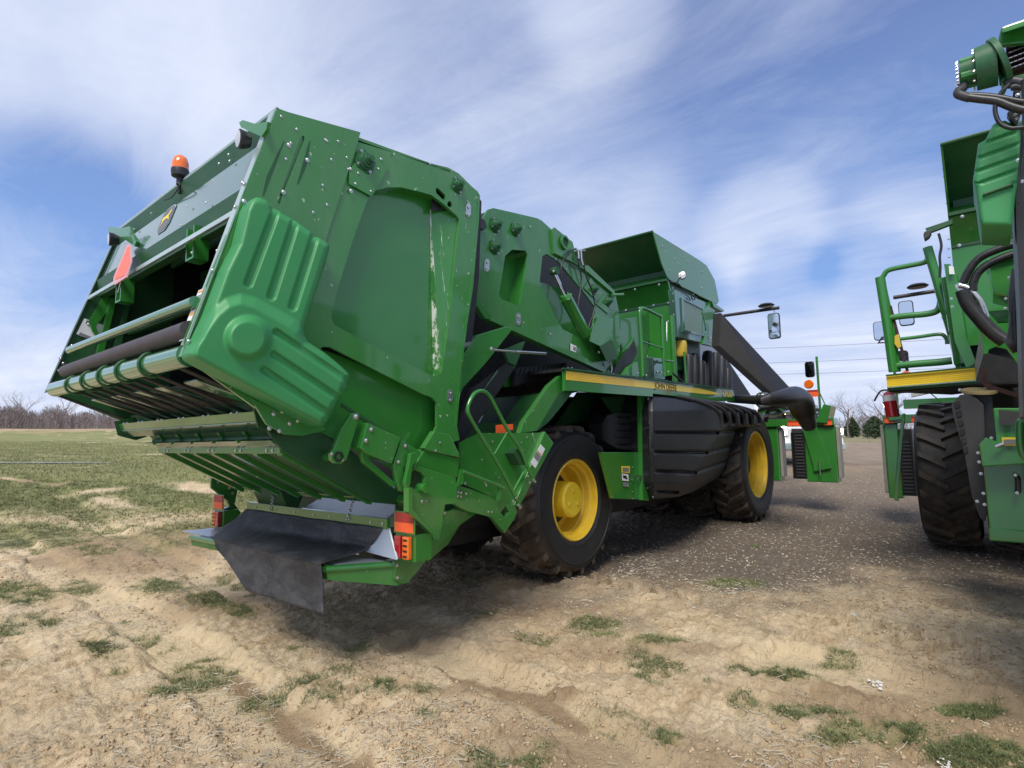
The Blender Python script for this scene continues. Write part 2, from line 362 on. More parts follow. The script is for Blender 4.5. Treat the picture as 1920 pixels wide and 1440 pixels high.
# ================================================================ MACHINE 1
V=Vector
R=root('cotton_picker',(5.25,4.4,0.),'large green cotton picker at the centre, raised rear chamber with orange beacon, yellow-rimmed wheels','cotton picker','green cotton pickers parked side by side')
RP=(1,0,-.293,.53)          # leaning rear face of the module chamber
scuff('green_scuff',(.026,.185,.022),[(2.757,3.20,2.79,1.93,.035,70,.485),(2.85,3.1,2.90,1.9,.03,60,.58),(2.72,2.3,2.84,1.95,.08,40,.60),(2.3,1.5,2.75,1.4,.10,34,.66)])
scuff('green_scuff_b',(.026,.185,.022),[(3.06,3.3,2.95,1.3,.05,40,.62),(1.60,3.3,1.45,2.7,.05,40,.66),(2.6,1.45,2.95,1.25,.12,36,.62),(3.1,1.2,4.2,1.0,.16,36,.66),(3.9,1.7,4.2,1.0,.10,36,.60)])
YN,YF=3.0,5.77
def lat(name,near,w,h,mat,a=YN,b=YF,pl=RP,smooth=False,par=None):   # lateral bar: near end centre pixel on plane pl
    p=at(*near,pl=pl) if pl else near
    return G().box((p.x-w/2,a,p.z-h/2),(p.x+w/2,b,p.z+h/2)).out(name,mat,par or R,bev=.004)
def rp(z): return .53+.293*z
# --- chamber side plates (right = near, left = far)
gate=plate('gate_plate','671,266 740,287 806,306 840,314 860,325 885,350 897,360 895,409 883,540 874,600 862,680 853,800 862,825 795,845 815,808 819,800 819,755 810,745 795,740 620,651 605,650 600,655 590,700 520,770 480,765 345,668 345,640 400,500 456,365 519,205',YN,.02,'green_scuff_b',R,
 holes=['696,368 705,357 727,351 752,351 790,360 810,366 835,385 857,405 861,412 852,500 840,620 828,700 812,706 747,672 682,639 627,609 621,595 635,535 665,440 687,380','817,353 822,353 835,366 835,374 830,374 818,362','839,380 843,376 847,380 848,386 844,389 839,386'])
up=plate('upper_plate','519,204 676,248 671,266 660,300 612,446 585,560 380,640 400,560 456,362',YN-.012,.010,'green_scuff_b',gate,holes=['568,254 571,256 571,262 530,365 525,382 521,382 521,375 562,262'])
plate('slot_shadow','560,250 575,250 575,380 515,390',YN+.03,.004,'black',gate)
plate('recess_panel','690,345 800,352 812,395 812,725 600,620',YN+.10,.01,'green',gate)
# turned strip on the right side of the recess + rim of the recess
P1=ats('805,360 806,400 812,706',Y=YN+.10); P2=ats('862,405 853,500 828,700',Y=YN+.018)
G().add(P1+P2,[(0,1,4,3),(1,2,5,4)]).out('recess_strip','green_scuff',gate)
rim=ats('696,368 705,357 727,351 752,351 790,360 810,366 835,385 857,405 861,412 852,500 840,620 828,700 812,706 747,672 682,639 627,609 621,595 635,535 665,440 687,380',Y=YN+.02)
g=G(); n=len(rim); g.add(rim+[p+V((0,.08,0)) for p in rim],[(i,(i+1)%n,n+(i+1)%n,n+i) for i in range(n)]); g.out('recess_rim','green',gate,smooth=True)
plate('slot_back','810,345 860,345 860,395 810,395',YN+.05,.004,'black',gate)
# right flange of gate
G().poly(ats('896,360 900,366 898,412 887,540 876,610 866,690 857,800 862,825 853,800 862,680 874,600 883,540 895,409',Y=YN-.004),(0,.06,0)).out('gate_flange','green_scuff_b',gate)
far=G().poly([at(519,205,Y=YN)*1,V((rp(1.895),0,1.895)),V((1.75,0,1.62)),V((2.5,0,1.35)),V((2.95,0,1.9)),V((3.2,0,3.4)),V((2.9,0,3.5))],(0,.02,0))
far.v=[(x,YF+(.02 if i>=7 else 0),z) for i,(x,y,z) in enumerate(far.v)]; far=far.out('far_side_plate','green_dark',R)  # dark green puts the chamber's inner shade into the plate colour
G().hexa([V((1.16,YN+.13,1.9)),V((2.85,YN+.13,1.9)),V((2.85,YN+.137,1.9)),V((1.16,YN+.137,1.9))],[V((1.60,YN+.13,3.33)),V((2.85,YN+.13,3.38)),V((2.85,YN+.137,3.38)),V((1.60,YN+.137,3.33))]).out('chamber_shade_sheet','black',R); G().box((1.95,YF-.08,1.95),(2.85,YF-.07,3.38)).out('chamber_shade_sheet','black',R); G().hexa([V((1.62,YN+.14,3.34)),V((2.85,YN+.14,3.40)),V((2.85,YF-.09,3.40)),V((1.62,YF-.09,3.34))],[V((1.62,YN+.14,3.345)),V((2.85,YN+.14,3.41)),V((2.85,YF-.09,3.41)),V((1.62,YF-.09,3.345))]).out('chamber_shade_sheet','black',R)  # black sheets added to put shade inside the chamber
# pale strips on the rear edges of both side plates
zt,zb=3.36,1.885
for y in (YN-.004,YF-.02):
    q=.060 if y<YN else .02
    G().hexa([V((rp(zb)-.012,y,zb)),V((rp(zb)-.004,y,zb)),V((rp(zb)-.004,y+q,zb)),V((rp(zb)-.012,y+q,zb))],[V((rp(zt)-.012,y,zt)),V((rp(zt)-.004,y,zt)),V((rp(zt)-.004,y+q,zt)),V((rp(zt)-.012,y+q,zt))]).out('edge_strip','silver_edge',R)
# rear crossing members
def rz(x,y): return at(x,y,pl=RP).z
def band(name,z0,z1,mat,d=0,th=.03,a=YN+.02,b=YF-.02,par=R,bev=.003):
    return G().hexa([V((rp(z0)-d,a,z0)),V((rp(z0)-d+th,a,z0)),V((rp(z0)-d+th,b,z0)),V((rp(z0)-d,b,z0))],[V((rp(z1)-d,a,z1)),V((rp(z1)-d+th,a,z1)),V((rp(z1)-d+th,b,z1)),V((rp(z1)-d,b,z1))]).out(name,mat,par,bev=bev)
z_pt,z_pb,z_bb,z_st=rz(487,262),rz(455,352),rz(441,392),rz(437,404)
rear=band('rear_panel',z_pb,z_pt-.01,'panel_pale',d=-.02)
G().hexa([V((rp(z_pt)+.06,YN+.02,z_pt)),V((rp(z_pt)+.12,YN+.02,z_pt)),V((rp(z_pt)+.12,YF-.02,z_pt)),V((rp(z_pt)+.06,YF-.02,z_pt))],[V((rp(3.345)-.01,YN+.02,3.345)),V((rp(3.345)+.1,YN+.02,3.345)),V((rp(3.345)+.1,YF-.02,3.345)),V((rp(3.345)-.01,YF-.02,3.345))]).out('top_beam','green_dark',R)  # top beam: shade of its downward face is in the darker green
G().tube([V((rp(3.36)+.01,YN,3.375)),V((rp(3.36)+.01,YF,3.375))],.014,8).out('top_edge_bead','silver_edge',R,smooth=True)
G().hexa([V((rp(z_bb)+.06,YN+.02,z_bb)),V((rp(z_bb)+.12,YN+.02,z_bb)),V((rp(z_bb)+.12,YF-.02,z_bb)),V((rp(z_bb)+.06,YF-.02,z_bb))],[V((rp(z_pb)-.0,YN+.02,z_pb)),V((rp(z_pb)+.1,YN+.02,z_pb)),V((rp(z_pb)+.1,YF-.02,z_pb)),V((rp(z_pb)-.0,YF-.02,z_pb))]).out('lower_beam','green_dark',R)  # lower beam: darker green paints in the shade of its tilted face
band('lip_strip',z_st,z_bb-.002,'silver_edge',d=.006,th=.02)
G().hexa([V((rp(3.36),YN,3.36)),V((rp(3.36),YF,3.36)),V((2.9,YF,3.5)),V((2.9,YN,3.5))],[V((rp(3.36),YN,3.38)),V((rp(3.36),YF,3.38)),V((2.9,YF,3.52)),V((2.9,YN,3.52))]).out('roof_sheet','green',R)
# interior of the chamber: dark belts, rollers, cross panels
for i,(x,z) in enumerate([(2.75,3.2),(2.6,2.7),(2.45,2.2),(1.75,3.15)]): G().tube([V((x,YN+.16,z)),V((x,YF-.02,z))],.07,14).out('inner_roller','roller_rubber',R,smooth=True)
G().box((2.86,YN+.14,1.9),(2.90,YF-.02,3.4)).out('belt_wall','black',R)
for k in range(6):
    y=YN+.16+k*.42
    G().hexa([V((2.35,y,2.1)),V((2.35,y+.3,2.1)),V((2.75,y+.3,3.2)),V((2.75,y,3.2))],[V((2.37,y,2.1)),V((2.37,y+.3,2.1)),V((2.77,y+.3,3.2)),V((2.77,y,3.2))]).out('baler_belt','black',R)
for (x,z,w_,h_,a,b) in [(1.75,2.95,.03,.18,3.7,5.2),(1.95,2.52,.05,.16,3.5,4.6),(1.6,2.42,.04,.10,4.3,5.7),(2.1,2.2,.04,.14,3.2,4.2),(2.1,2.8,.03,.25,4.6,5.5)]:
    G().box((x,a,z),(x+w_,b,z+h_)).out('inner_bracket','green_dark',R,bev=.004)
# brackets on the inside of the far plate
def farp(s,mat,name,d=.0,th=.02,par=far): return G().poly(ats(s,Y=YF-.01-d),(0,-th,0)).out(name,mat,par)
farp('143,626 158,597 196,610 180,640','white','decal',th=.002)
farp('147,629 150,623 176,634 174,638','decal_grey','decal_print',d=.003,th=.002)
farp('160,606 163,600 180,606 178,611','decal_grey','decal_print',d=.003,th=.002)
farp('165,603 190,560 205,550 200,585 178,612 186,632 200,640 190,645 172,622','green','link_bracket',d=.02)
farp('205,560 215,563 185,690 172,690','green','stiffener',d=.02,th=.05)
farp('232,575 240,577 215,690 200,690','green_dark','stiffener',d=.02,th=.05)
bolts(far,'135,648 133,652 119,681 111,695 106,717 166,608 114,672',r=.014,Y=YF-.014)
# hanging hooks behind the lip
for x,y in ((356,455),(222,540)):
    p=at(x,y,pl=(1,0,-.293,.56)); G().box((p.x,p.y-.06,p.z-.10),(p.x+.09,p.y-.045,p.z+.10)).box((p.x,p.y+.045,p.z-.10),(p.x+.09,p.y+.06,p.z+.10)).box((p.x,p.y-.06,p.z-.11),(p.x+.09,p.y+.06,p.z-.098)).out('hook_bracket','green',R)
# three cross rollers at the mouth
a=at(366,566,Y=YN+.02); r1=G().tube([a,V((a.x,5.36,a.z+.02))],.030,16).out('cross_tube','roller_green',R,smooth=True)
a=at(356,619,Y=YN+.02); G().tube([a,V((a.x,5.34,a.z))],.048,20).out('rubber_roller','roller_rubber',R,smooth=True)
a=at(354,666,Y=YN+.02); r3=G().tube([a,V((a.x,5.63,a.z+.01))],.058,24).out('steel_roller','roller_green',R,smooth=True)
a3=a; YR=[]
for x,y in ((286,664),(241,678),(206,688),(174,697),(144,707)):
    y_=at(x,y,X=a3.x).y; YR.append(y_)
    c=V((a3.x,y_,a3.z)); pts=[c+V((math.cos(t)*.066,0,math.sin(t)*.066)) for t in [i*2*math.pi/24 for i in range(24)]]
    G().tube(pts,.009,8,closed=True).out('roller_ring','green_dark',r3,smooth=True)
# fingers under the rollers running forward and down
YT=[3.15]+[ (YR[i]+YR[i+1])/2 for i in range(4)]+YR+[5.55]
for y in sorted(YT):
    for dy in (0,.035): 
        G().tube([V((a3.x+.02,y+dy,a3.z-.05)),V((a3.x+.55,y+dy,a3.z-.25)),V((a3.x+1.05,y+dy,a3.z-.46))],.006 if dy else .009,6).out('belt_finger','black',R,smooth=True)
for k,y in enumerate([3.35,3.8,4.2,4.65,5.1]):
    G().hexa([V((1.25,y-.09,1.80)),V((1.45,y-.09,1.74)),V((1.75,y-.01,1.64)),V((1.75,y+.01,1.64)),V((1.45,y+.09,1.74)),V((1.25,y+.09,1.80))],[V((1.25,y-.09,1.81)),V((1.45,y-.09,1.75)),V((1.75,y-.01,1.65)),V((1.75,y+.01,1.65)),V((1.45,y+.09,1.75)),V((1.25,y+.09,1.81))]).out('guide_finger','panel_pale',R)
G().box((1.66,3.1,1.62),(1.69,5.7,1.72)).out('finger_rail','green_dark',R)
G().box((1.95,3.1,1.50),(1.98,5.7,1.60)).out('finger_rail','green',R)
G().hexa([V((1.5,YN+.14,1.83)),V((2.7,YN+.14,1.60)),V((2.7,YF-.02,1.60)),V((1.5,YF-.02,1.83))],[V((1.5,YN+.14,1.86)),V((2.7,YN+.14,1.63)),V((2.7,YF-.02,1.63)),V((1.5,YF-.02,1.86))]).out('chamber_floor','black',R)  # dark board; its black puts shade under the chamber
# bar A (upper lateral channel) with its end plates
A0=at(482,771,Y=3.12); A1=at(495,803,Y=3.12); ya,yb=3.12,5.5
barA=G().add([(A0.x,ya,A0.z),(A0.x,yb,A0.z),(A0.x+.02,ya,A1.z+.035),(A0.x+.02,yb,A1.z+.035),(A1.x+.06,ya,A1.z),(A1.x+.06,yb,A1.z),(A0.x+.16,ya,A0.z),(A0.x+.16,yb,A0.z)],[(0,1,3,2),(2,3,5,4),(4,5,7,6),(6,7,1,0),(0,2,4,6),(1,7,5,3)]).out('upper_bar','green',R)
G().add([(A0.x+.012,ya,A1.z+.038),(A0.x+.012,yb,A1.z+.038),(A1.x+.05,yb,A1.z-.006),(A1.x+.05,ya,A1.z-.006)],[(0,1,2,3)]).poly([(A0.x+.012,ya,A1.z+.038),(A0.x+.012,yb,A1.z+.038),(A1.x+.05,yb,A1.z-.006),(A1.x+.05,ya,A1.z-.006)],(0,0,-.004)).out('bar_face','panel_pale',barA)
bl=[V((A0.x+.02,y+d,A0.z+.002)) for y in (3.4,3.8,4.2,4.6,5.0,5.35) for d in (0,.08)]
bolts(barA,bl,r=.013,n=(0,0,1))
for y in (3.10,5.5):
    G().poly([(A0.x-.03,y,A0.z+.02),(A0.x+.0,y,A1.z-.0),(A1.x+.09,y,A1.z-.04),(A1.x+.17,y,A1.z-.01),(A0.x+.12,y,A0.z+.06)],(0,.012,0)).out('bar_end_plate','green_dark',barA)
# curved ribbed pan between the bars, bar B
B0=at(505,826,Y=3.12); B1=at(532,850,Y=3.12)
pan=[V((A1.x+.07,0,A1.z-.0)),V((A1.x+.10,0,A1.z-.04)),V((B0.x+.06,0,B0.z+.01)),V((B0.x+.0,0,B0.z))]
g=G()
for y in (3.14,5.15): g.add([(p.x,y,p.z) for p in pan],[])
g.f=[(i,i+1,5+i,4+i) for i in range(3)]; g.out('curved_pan','green_dark',R)
for y in (3.5,3.85,4.2,4.55,4.9): G().tube([V((p.x-.012,y,p.z-.004)) for p in pan],.010,6).out('pan_rib','green',R,smooth=True)
barB=G().add([(B0.x,3.12,B0.z),(B0.x,4.95,B0.z),(B1.x-.02,3.12,B1.z+.03),(B1.x-.02,5.0,B1.z+.03),(B1.x,3.12,B1.z),(B1.x,5.0,B1.z),(B0.x+.12,3.12,B0.z+.02),(B0.x+.12,5.0,B0.z+.02)],[(0,1,3,2),(2,3,5,4),(4,5,7,6),(6,7,1,0),(0,2,4,6),(1,7,5,3)]).out('lower_bar','panel_pale',R)
G().box((B1.x-.025,3.12,B1.z-.002),(B1.x+.02,5.0,B1.z+.034)).out('bar_flange','green',barB,bev=.003)
bolts(barB,[V((B1.x-.027,y+d,B1.z+.016)) for y in (3.2,3.6,4.0,4.4,4.8) for d in (0,.07)],r=.011,n=(-1,0,0))
# lower comb: sheet with ribs sloping down to the pivot tube
C0=V((B1.x+.0,0,B1.z+.0)); C1=at(695,940,Y=3.12)
def combpt(t,y,d=0): return V((C0.x+(C1.x-C0.x)*t+.0,y,C0.z+(C1.z-C0.z)*t-d))
def cs(name,t0,t1,y0,y1,d0,d1,mat):
    return G().hexa([combpt(t0,y0,d0),combpt(t1,y0,d0),combpt(t1,y1,d0),combpt(t0,y1,d0)],[combpt(t0,y0,d1),combpt(t1,y0,d1),combpt(t1,y1,d1),combpt(t0,y1,d1)]).out(name,mat,R)
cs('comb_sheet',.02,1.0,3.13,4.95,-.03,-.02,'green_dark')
for k in range(7):
    y=3.14+k*.30
    cs('comb_rib',0,1.04,y,y+.055,-.02,.012,'green'); cs('comb_rib_edge',0,1.04,y+.068,y+.078,-.02,.004,'green_dark')
# comb near side skirt (dark green panel behind the links)
plate('comb_side_panel','497,775 567,816 600,800 660,846 700,880 760,935 760,948 695,940 530,845 505,812',3.10,.02,'green_dark',R)
plate('inner_side_panel','560,640 640,668 819,745 830,840 790,862 770,850 735,880 655,835 604,812 560,812',3.09,.015,'green',R)
plate('inner_seam','640,760 642,756 700,792 790,850 788,854 698,797',3.082,.006,'green_dark',R)
# tubes: A -> link, C pivot tube
p=at(557,857,Y=3.1); q=at(630,857,Y=3.0); G().tube([V((q.x,2.99,q.z)),V((q.x,4.9,q.z))],.030,14).out('link_tube','green',R,smooth=True)
q=at(760,938,Y=3.05); G().tube([V((q.x,3.0,q.z)),V((q.x,5.75,q.z))],.036,14).out('pivot_tube','green',R,smooth=True)
# support gusset beneath pivot tube at centre-left
G().poly([V((q.x-.1,4.55,q.z+.02)),V((q.x+.02,4.55,q.z-.22)),V((q.x+.05,4.55,q.z-.22)),V((q.x+.16,4.55,q.z+.03))],(0,.5,0)).out('latch_block','green_dark',R,bev=.01)
# ---- links near side
link=plate('link_arm','658,776 664,774 672,780 671,792 654,850 650,862 640,870 628,869 621,862 620,850 627,840 640,805',2.90,.03,'green_scuff',R,bev=.004)
bolts(link,'667,781',r=.022,Y=2.90); bolts(link,'622,851 642,862',r=.012,Y=2.9)
c=at(635,856,Y=2.896); G().lathe([(.018,0),(.018,-.006),(.030,-.006),(.030,0)],c,(0,1,0),20,closed=True).out('bush','black',link,smooth=True)
box=plate('stop_box','689,792 752,821 735,870 690,852 676,840',2.88,.10,'green_scuff',R,bev=.006)
bolts(box,'696,805 686,826',r=.018,Y=2.878)
plate('strut','676,838 692,853 695,865 741,905 741,912 735,912 682,868 678,856',2.92,.03,'green',R,bev=.003)
hp=plate('hinge_plate','752,825 782,842 790,850 782,862 780,880 765,890 760,920 752,922 745,905 737,872 745,848',2.89,.035,'green_scuff',R,bev=.004,holes=['757,876 764,874 766,884 762,896 757,893'])
bolts(hp,'760,836 747,866',r=.015,Y=2.888,mat='zinc')
plate('latch_hook','770,850 780,848 784,858 775,872 772,885 770,905 765,922 760,905 765,880 768,865',2.84,.03,'green',R,bev=.003)
gus=G().poly(ats('815,808 844,815 861,850 862,858 800,844 795,840',Y=2.94),(0,.05,0)).out('pivot_gusset','green_scuff',R,bev=.006); bolts(gus,'825,830 817,845',r=.011,Y=2.938)
plate('pivot_housing','797,842 862,860 858,895 800,882 778,872',2.96,.08,'green',R,bev=.006)
br=plate('lower_bracket','777,870 802,880 855,895 856,944 835,946 827,997 822,1012 814,1012 811,995 770,957 772,917 795,915 797,895 790,886 777,880',2.86,.03,'green_scuff',R,bev=.004)
plate('bracket_flange','766,915 774,914 774,955 811,995 812,1003 766,960',2.82,.05,'green',br,bev=.003)
c=at(795,916,Y=2.84); G().lathe([(.0,-.02),(.030,-.02),(.034,0),(.034,.05)],c,(0,1,0),20).out('pin_boss','green',br,smooth=True)
bolts(br,'791,940 770,962',r=.014,Y=2.858)
sill=plate('sill_plate','855,908 885,918 930,935 967,950 970,960 965,972 947,999 922,970 875,958 855,947',2.99,.04,'green_scuff',R,holes=['948,948 955,960 948,972 939,961'],bev=.004)
bolts(sill,'864,924 874,926 912,910 932,936 916,960 922,960 872,906 866,890',r=.011,Y=2.988)
c=at(862,927,Y=2.985)
for k in range(4): bolts(sill,[c+V((math.cos(k*math.pi/2+.6)*.022,0,math.sin(k*math.pi/2+.6)*.022))],r=.010)
pipe('adjuster_rod',ats('868,884 900,897 930,908 945,916',Y=2.95),.013,'green',sill,curve=False)
for s in ('864,880 872,883 868,908 858,912','936,910 942,912 938,938 934,938'): plate('adjuster_lug',s,2.95,.02,'green',sill)
# side step / frame panel with flange
fp=plate('frame_side_panel','862,830 900,812 1022,811 1030,826 968,950 930,935 862,905',3.10,.02,'green_scuff_b',R)
G().poly(ats('1022,809 1038,831 973,951 964,948',Y=3.06),(0,.04,0)).out('frame_flange','green_scuff_b',fp,bev=.004)
plate('decal','1014,833 1022,842 1004,878 995,868',3.058,.002,'white',fp); plate('decal_print','1006,846 1014,856 1009,866 1001,856',3.055,.002,'decal_grey',fp); plate('decal_stripe','1007,845 1008,844 1015,852 1014,854',3.054,.002,'decal_orange',fp)
bolts(fp,'924,828 978,830 958,860 904,862 910,906 936,896 972,866 980,845 986,866 988,820',r=.009,Y=3.098)
h=pipe('grab_handle',ats('976,951 963,925 948,895 925,855 900,815 880,780 877,765 882,750 890,738 900,733 910,735 918,743 925,755 940,784 955,812 970,834 980,852 987,870 997,892 1003,905',Y=2.98),.0155,'green',R,k=3)
rod('handle_bar',at(927,852,Y=2.98),at(951,811,Y=2.98),.009,'green',h); rod('handle_bar',at(962,922,Y=2.98),at(982,885,Y=2.98),.009,'green',h)
bolts(h,'962,940 972,947 968,934 975,952 990,893 1000,900 993,905 1003,903',r=.012,Y=2.965,kind='hex')
plate('handle_lug','963,850 975,838 985,872 975,872',3.0,.10,'green_dark',fp)
# tail pan side plate
tp=plate('tail_side_plate','806,1000 822,1012 835,960 862,952 876,960 872,972 835,1010 800,1050 780,1075 766,1092 755,1093 740,1088 741,1050 792,1040',3.06,.03,'green_scuff',R,bev=.004)
bolts(tp,'744,1060 745,1083 834,962',r=.012,Y=3.058)
for nme,S_ in (('tail_arm','822,1012 834,962 862,950 900,958 862,985 840,1020 800,1055'),): plate(nme,S_,3.12,.03,'green',R)
# tail pan: steel floor, rubber flap, bolted angle
zf=.67
T0=at(728,990,Y=3.12); E1=at(742,1052,Z=zf); E2=at(612,1061,Z=zf); E3=at(404,1012,Z=zf); E4=at(358,1003,Z=zf); T1=V((T0.x,5.6,T0.z))
angle=G().box((T0.x-.01,3.12,T0.z-.01),(T0.x+.02,5.12,T0.z+.06)).out('flap_angle','green',R,bev=.003)
bolts(angle,[V((T0.x-.012,y,T0.z+.025)) for y in (3.17,3.3,3.55,3.8,4.02,4.3,4.6,4.95)],r=.010,n=(-1,0,0))
G().poly([V((T0.x,3.06,zf+.0)),V((T0.x,5.7,zf+.0)),V((E4.x+.05,5.75,zf-.0)),E3+V((.05,0,0)),E2+V((.06,0,0)),E1+V((.0,0,0))],(0,0,-.01)).out('tail_floor','pale_steel',R)
for p_,q_ in ((E1,E2),(E2,E3),(E3,V((E4.x,E4.y,zf)))):
    d=(q_-p_); nn=V((-d.y,d.x,0)).normalized()*(1 if True else -1)
    g=G().tube([p_+V((0,0,-.02)),q_+V((0,0,-.02))],.022,10); dz_=-.16 if p_ is E1 else -.09; g.hexa([p_+V((.0,0,-.02)),q_+V((.0,0,-.02)),q_+V((.12,0,-.02)),p_+V((.12,0,-.02))],[p_+V((.01,0,dz_)),q_+V((.01,0,-.09)),q_+V((.12,0,-.09)),p_+V((.12,0,dz_))]); g.out('tail_edge_beam','green_scuff',R)
# flap: rows of points from the angle over the edge and down
F0a,F0b=V((T0.x-.014,3.16,T0.z)),V((T0.x-.014,5.12,T0.z)); F1a,F1b=at(686,1030,Z=zf+.07),at(418,988,Z=zf+.07)
F2a,F2b=E2+V((-.03,0,.024)),E3+V((-.03,0,.024)); F3a=at(606,1152,X=F2a.x-.03); F3b=at(462,1108,X=F2b.x-.06); Fmid=at(404,1022,X=F2b.x-.03)
rows=[]
def lerp(a,b,t): return a+(b-a)*t
nr=26
for j in range(41):
    t=j/40; a_,b_,c_,d_=lerp(F0a,F0b,t),lerp(F1a,F1b,t),lerp(F2a,F2b,t),None
    # lower edge outline: near corner F3a, straight to F3b, then up to Fmid
    base_=lerp(F2a,F2b,t); 
    if t<.72: low=lerp(F3a,F3b,t/.72); low=V((low.x,low.y,low.z))
    else: low=lerp(F3b,Fmid,(t-.72)/.28)
    row=cr([a_,lerp(a_,b_,.5)-V((0,0,.015)),b_,c_,lerp(c_,low,.12)+V((-.01,0,.01)),lerp(c_,low,.55),low],5)
    rows.append([p+V((.006*mn.noise(V((j*.16,i*.2,1))),0,.008*mn.noise(V((j*.13,i*.17,5))))) for i,p in enumerate(row)])
g=G(); m=len(rows[0]); g.add([p for r_ in rows for p in r_],[(j*m+i,j*m+i+1,(j+1)*m+i+1,(j+1)*m+i) for j in range(40) for i in range(m-1)])
fl=g.out('rubber_flap','flap_rubber',R,smooth=True,sharp=80); md=fl.modifiers.new('s','SOLIDIFY'); md.thickness=.008
# cross wall between angle and chassis (steel blue curved plate, dark green beam)
G().hexa([V((T0.x+.02,3.3,T0.z-.02)),V((T0.x+.02,4.4,T0.z-.02)),V((T0.x+.5,4.4,T0.z-.05)),V((T0.x+.5,3.3,T0.z-.05))],[V((T0.x+.02,3.3,T0.z-.01)),V((T0.x+.02,4.4,T0.z-.01)),V((T0.x+.52,4.4,T0.z+.22)),V((T0.x+.52,3.3,T0.z+.22))]).out('pan_back_plate','pale_steel',R)
G().box((T0.x+.5,3.15,T0.z-.15),(T0.x+.62,5.7,T0.z+.12)).out('rear_cross_beam','green_dark',R)
G().hexa([V((T0.x-.01,3.10,T0.z-.01)),V((T0.x-.01,3.18,T0.z-.01)),at(684,1034,Z=zf+.05),at(744,1050,Z=zf+.03)],[V((T0.x,3.10,T0.z)),V((T0.x,3.18,T0.z)),at(684,1034,Z=zf+.05)+V((.01,0,.008)),at(744,1050,Z=zf+.03)+V((.01,0,.008))]).out('side_sheet','pale_steel',R)
# chains
def chain(x0,y0,x1,y1,yy):
    a_=at(x0,y0,X=T0.x+.02); b_=at(x1,y1,X=T0.x-.02); g=G(); n=9
    for k in range(n):
        c=lerp(a_,b_,(k+.5)/n); d=(b_-a_).normalized(); s_=V((0,1,0)) if k%2 else V((1,0,0)); h_=(b_-a_).length/n*.62
        g.tube([c+d*h_*math.cos(t)+s_*.011*math.sin(t) for t in [i*math.pi/6 for i in range(12)]],.0035,6,closed=True)
    g.out('hanging_chain','zinc',R,smooth=True)
chain(662,938,651,976,0); chain(512,928,508,957,0)
# tail lights (right, left)
def taillight(cx,cy,X,s,side,red):
    p=at(cx,cy,X=X); b=G().box((X,p.y-.09*s,p.z-.17),(X+.02,p.y+.10*s,p.z+.0)).box((X,p.y-.10,p.z-.17),(X+.14,p.y-.085,p.z+.0)).out('tail_light_bracket','green',R,bev=.004)
    G().box((X-.010,p.y-.105,p.z+.0),(X-.004,p.y+.105,p.z+.145)).out('reflector_plate','green',b,bev=.003)
    G().box((X-.014,p.y-.092,p.z+.075),(X-.0105,p.y+.092,p.z+.135)).out('reflector_red','red_reflector',b); G().box((X-.014,p.y-.092,p.z+.012),(X-.0105,p.y+.092,p.z+.073)).out('reflector_orange','orange_reflector',b)
    for y0,mat,nm in (( .012,'red_lens','stop_lamp'),(-.070,'orange_lens','turn_lamp')) if side else ((.012,'orange_lens','turn_lamp'),(-.06,'red_lens','stop_lamp')):
        l=G().box((X-.035,p.y+y0,p.z-.155),(X-.001,p.y+y0+.062,p.z-.012)).out(nm,mat,b,bev=.008)
        g=G()
        for k in range(4): g.box((X-.0375,p.y+y0+.012,p.z-.142+k*.034),(X-.034,p.y+y0+.050,p.z-.130+k*.034))
        g.out('lamp_segments','decal_black' if mat=='orange_lens' else 'red_paint',b)
    G().box((X+.0,p.y-.078,p.z-.165),(X+.06,p.y-.072,p.z-.0)).out('lamp_housing','black_plastic',b)
taillight(760,1001,2.44,1,True,0); taillight(411,956,2.40,1,False,0)
lp=G().poly(ats('396,900 403,882 420,888 440,900 446,918 440,945 425,938 396,915',Y=5.62),(0,.03,0)).out('left_pivot_plate','green',R); bolts(lp,'409,904 424,898 430,915 436,925',r=.014,Y=5.618)
G().poly(ats('425,938 440,945 452,962 440,975 420,975 418,955 432,950',Y=5.66),(0,.05,0)).out('left_tail_plate','green',R)
# chassis arms to the ground machine behind pan
G().box((T0.x+.6,4.0,.6),(4.4,4.1,.95)).out('chassis_rail','black',R); G().box((T0.x+.6,5.3,.6),(4.4,5.4,.95)).out('chassis_rail','black',R)
plate('pivot_gap_shade','742,850 800,870 800,965 770,985 742,960',3.16,.01,'green_dark',R)  # dark sheet added to fill the pivot gap with shade
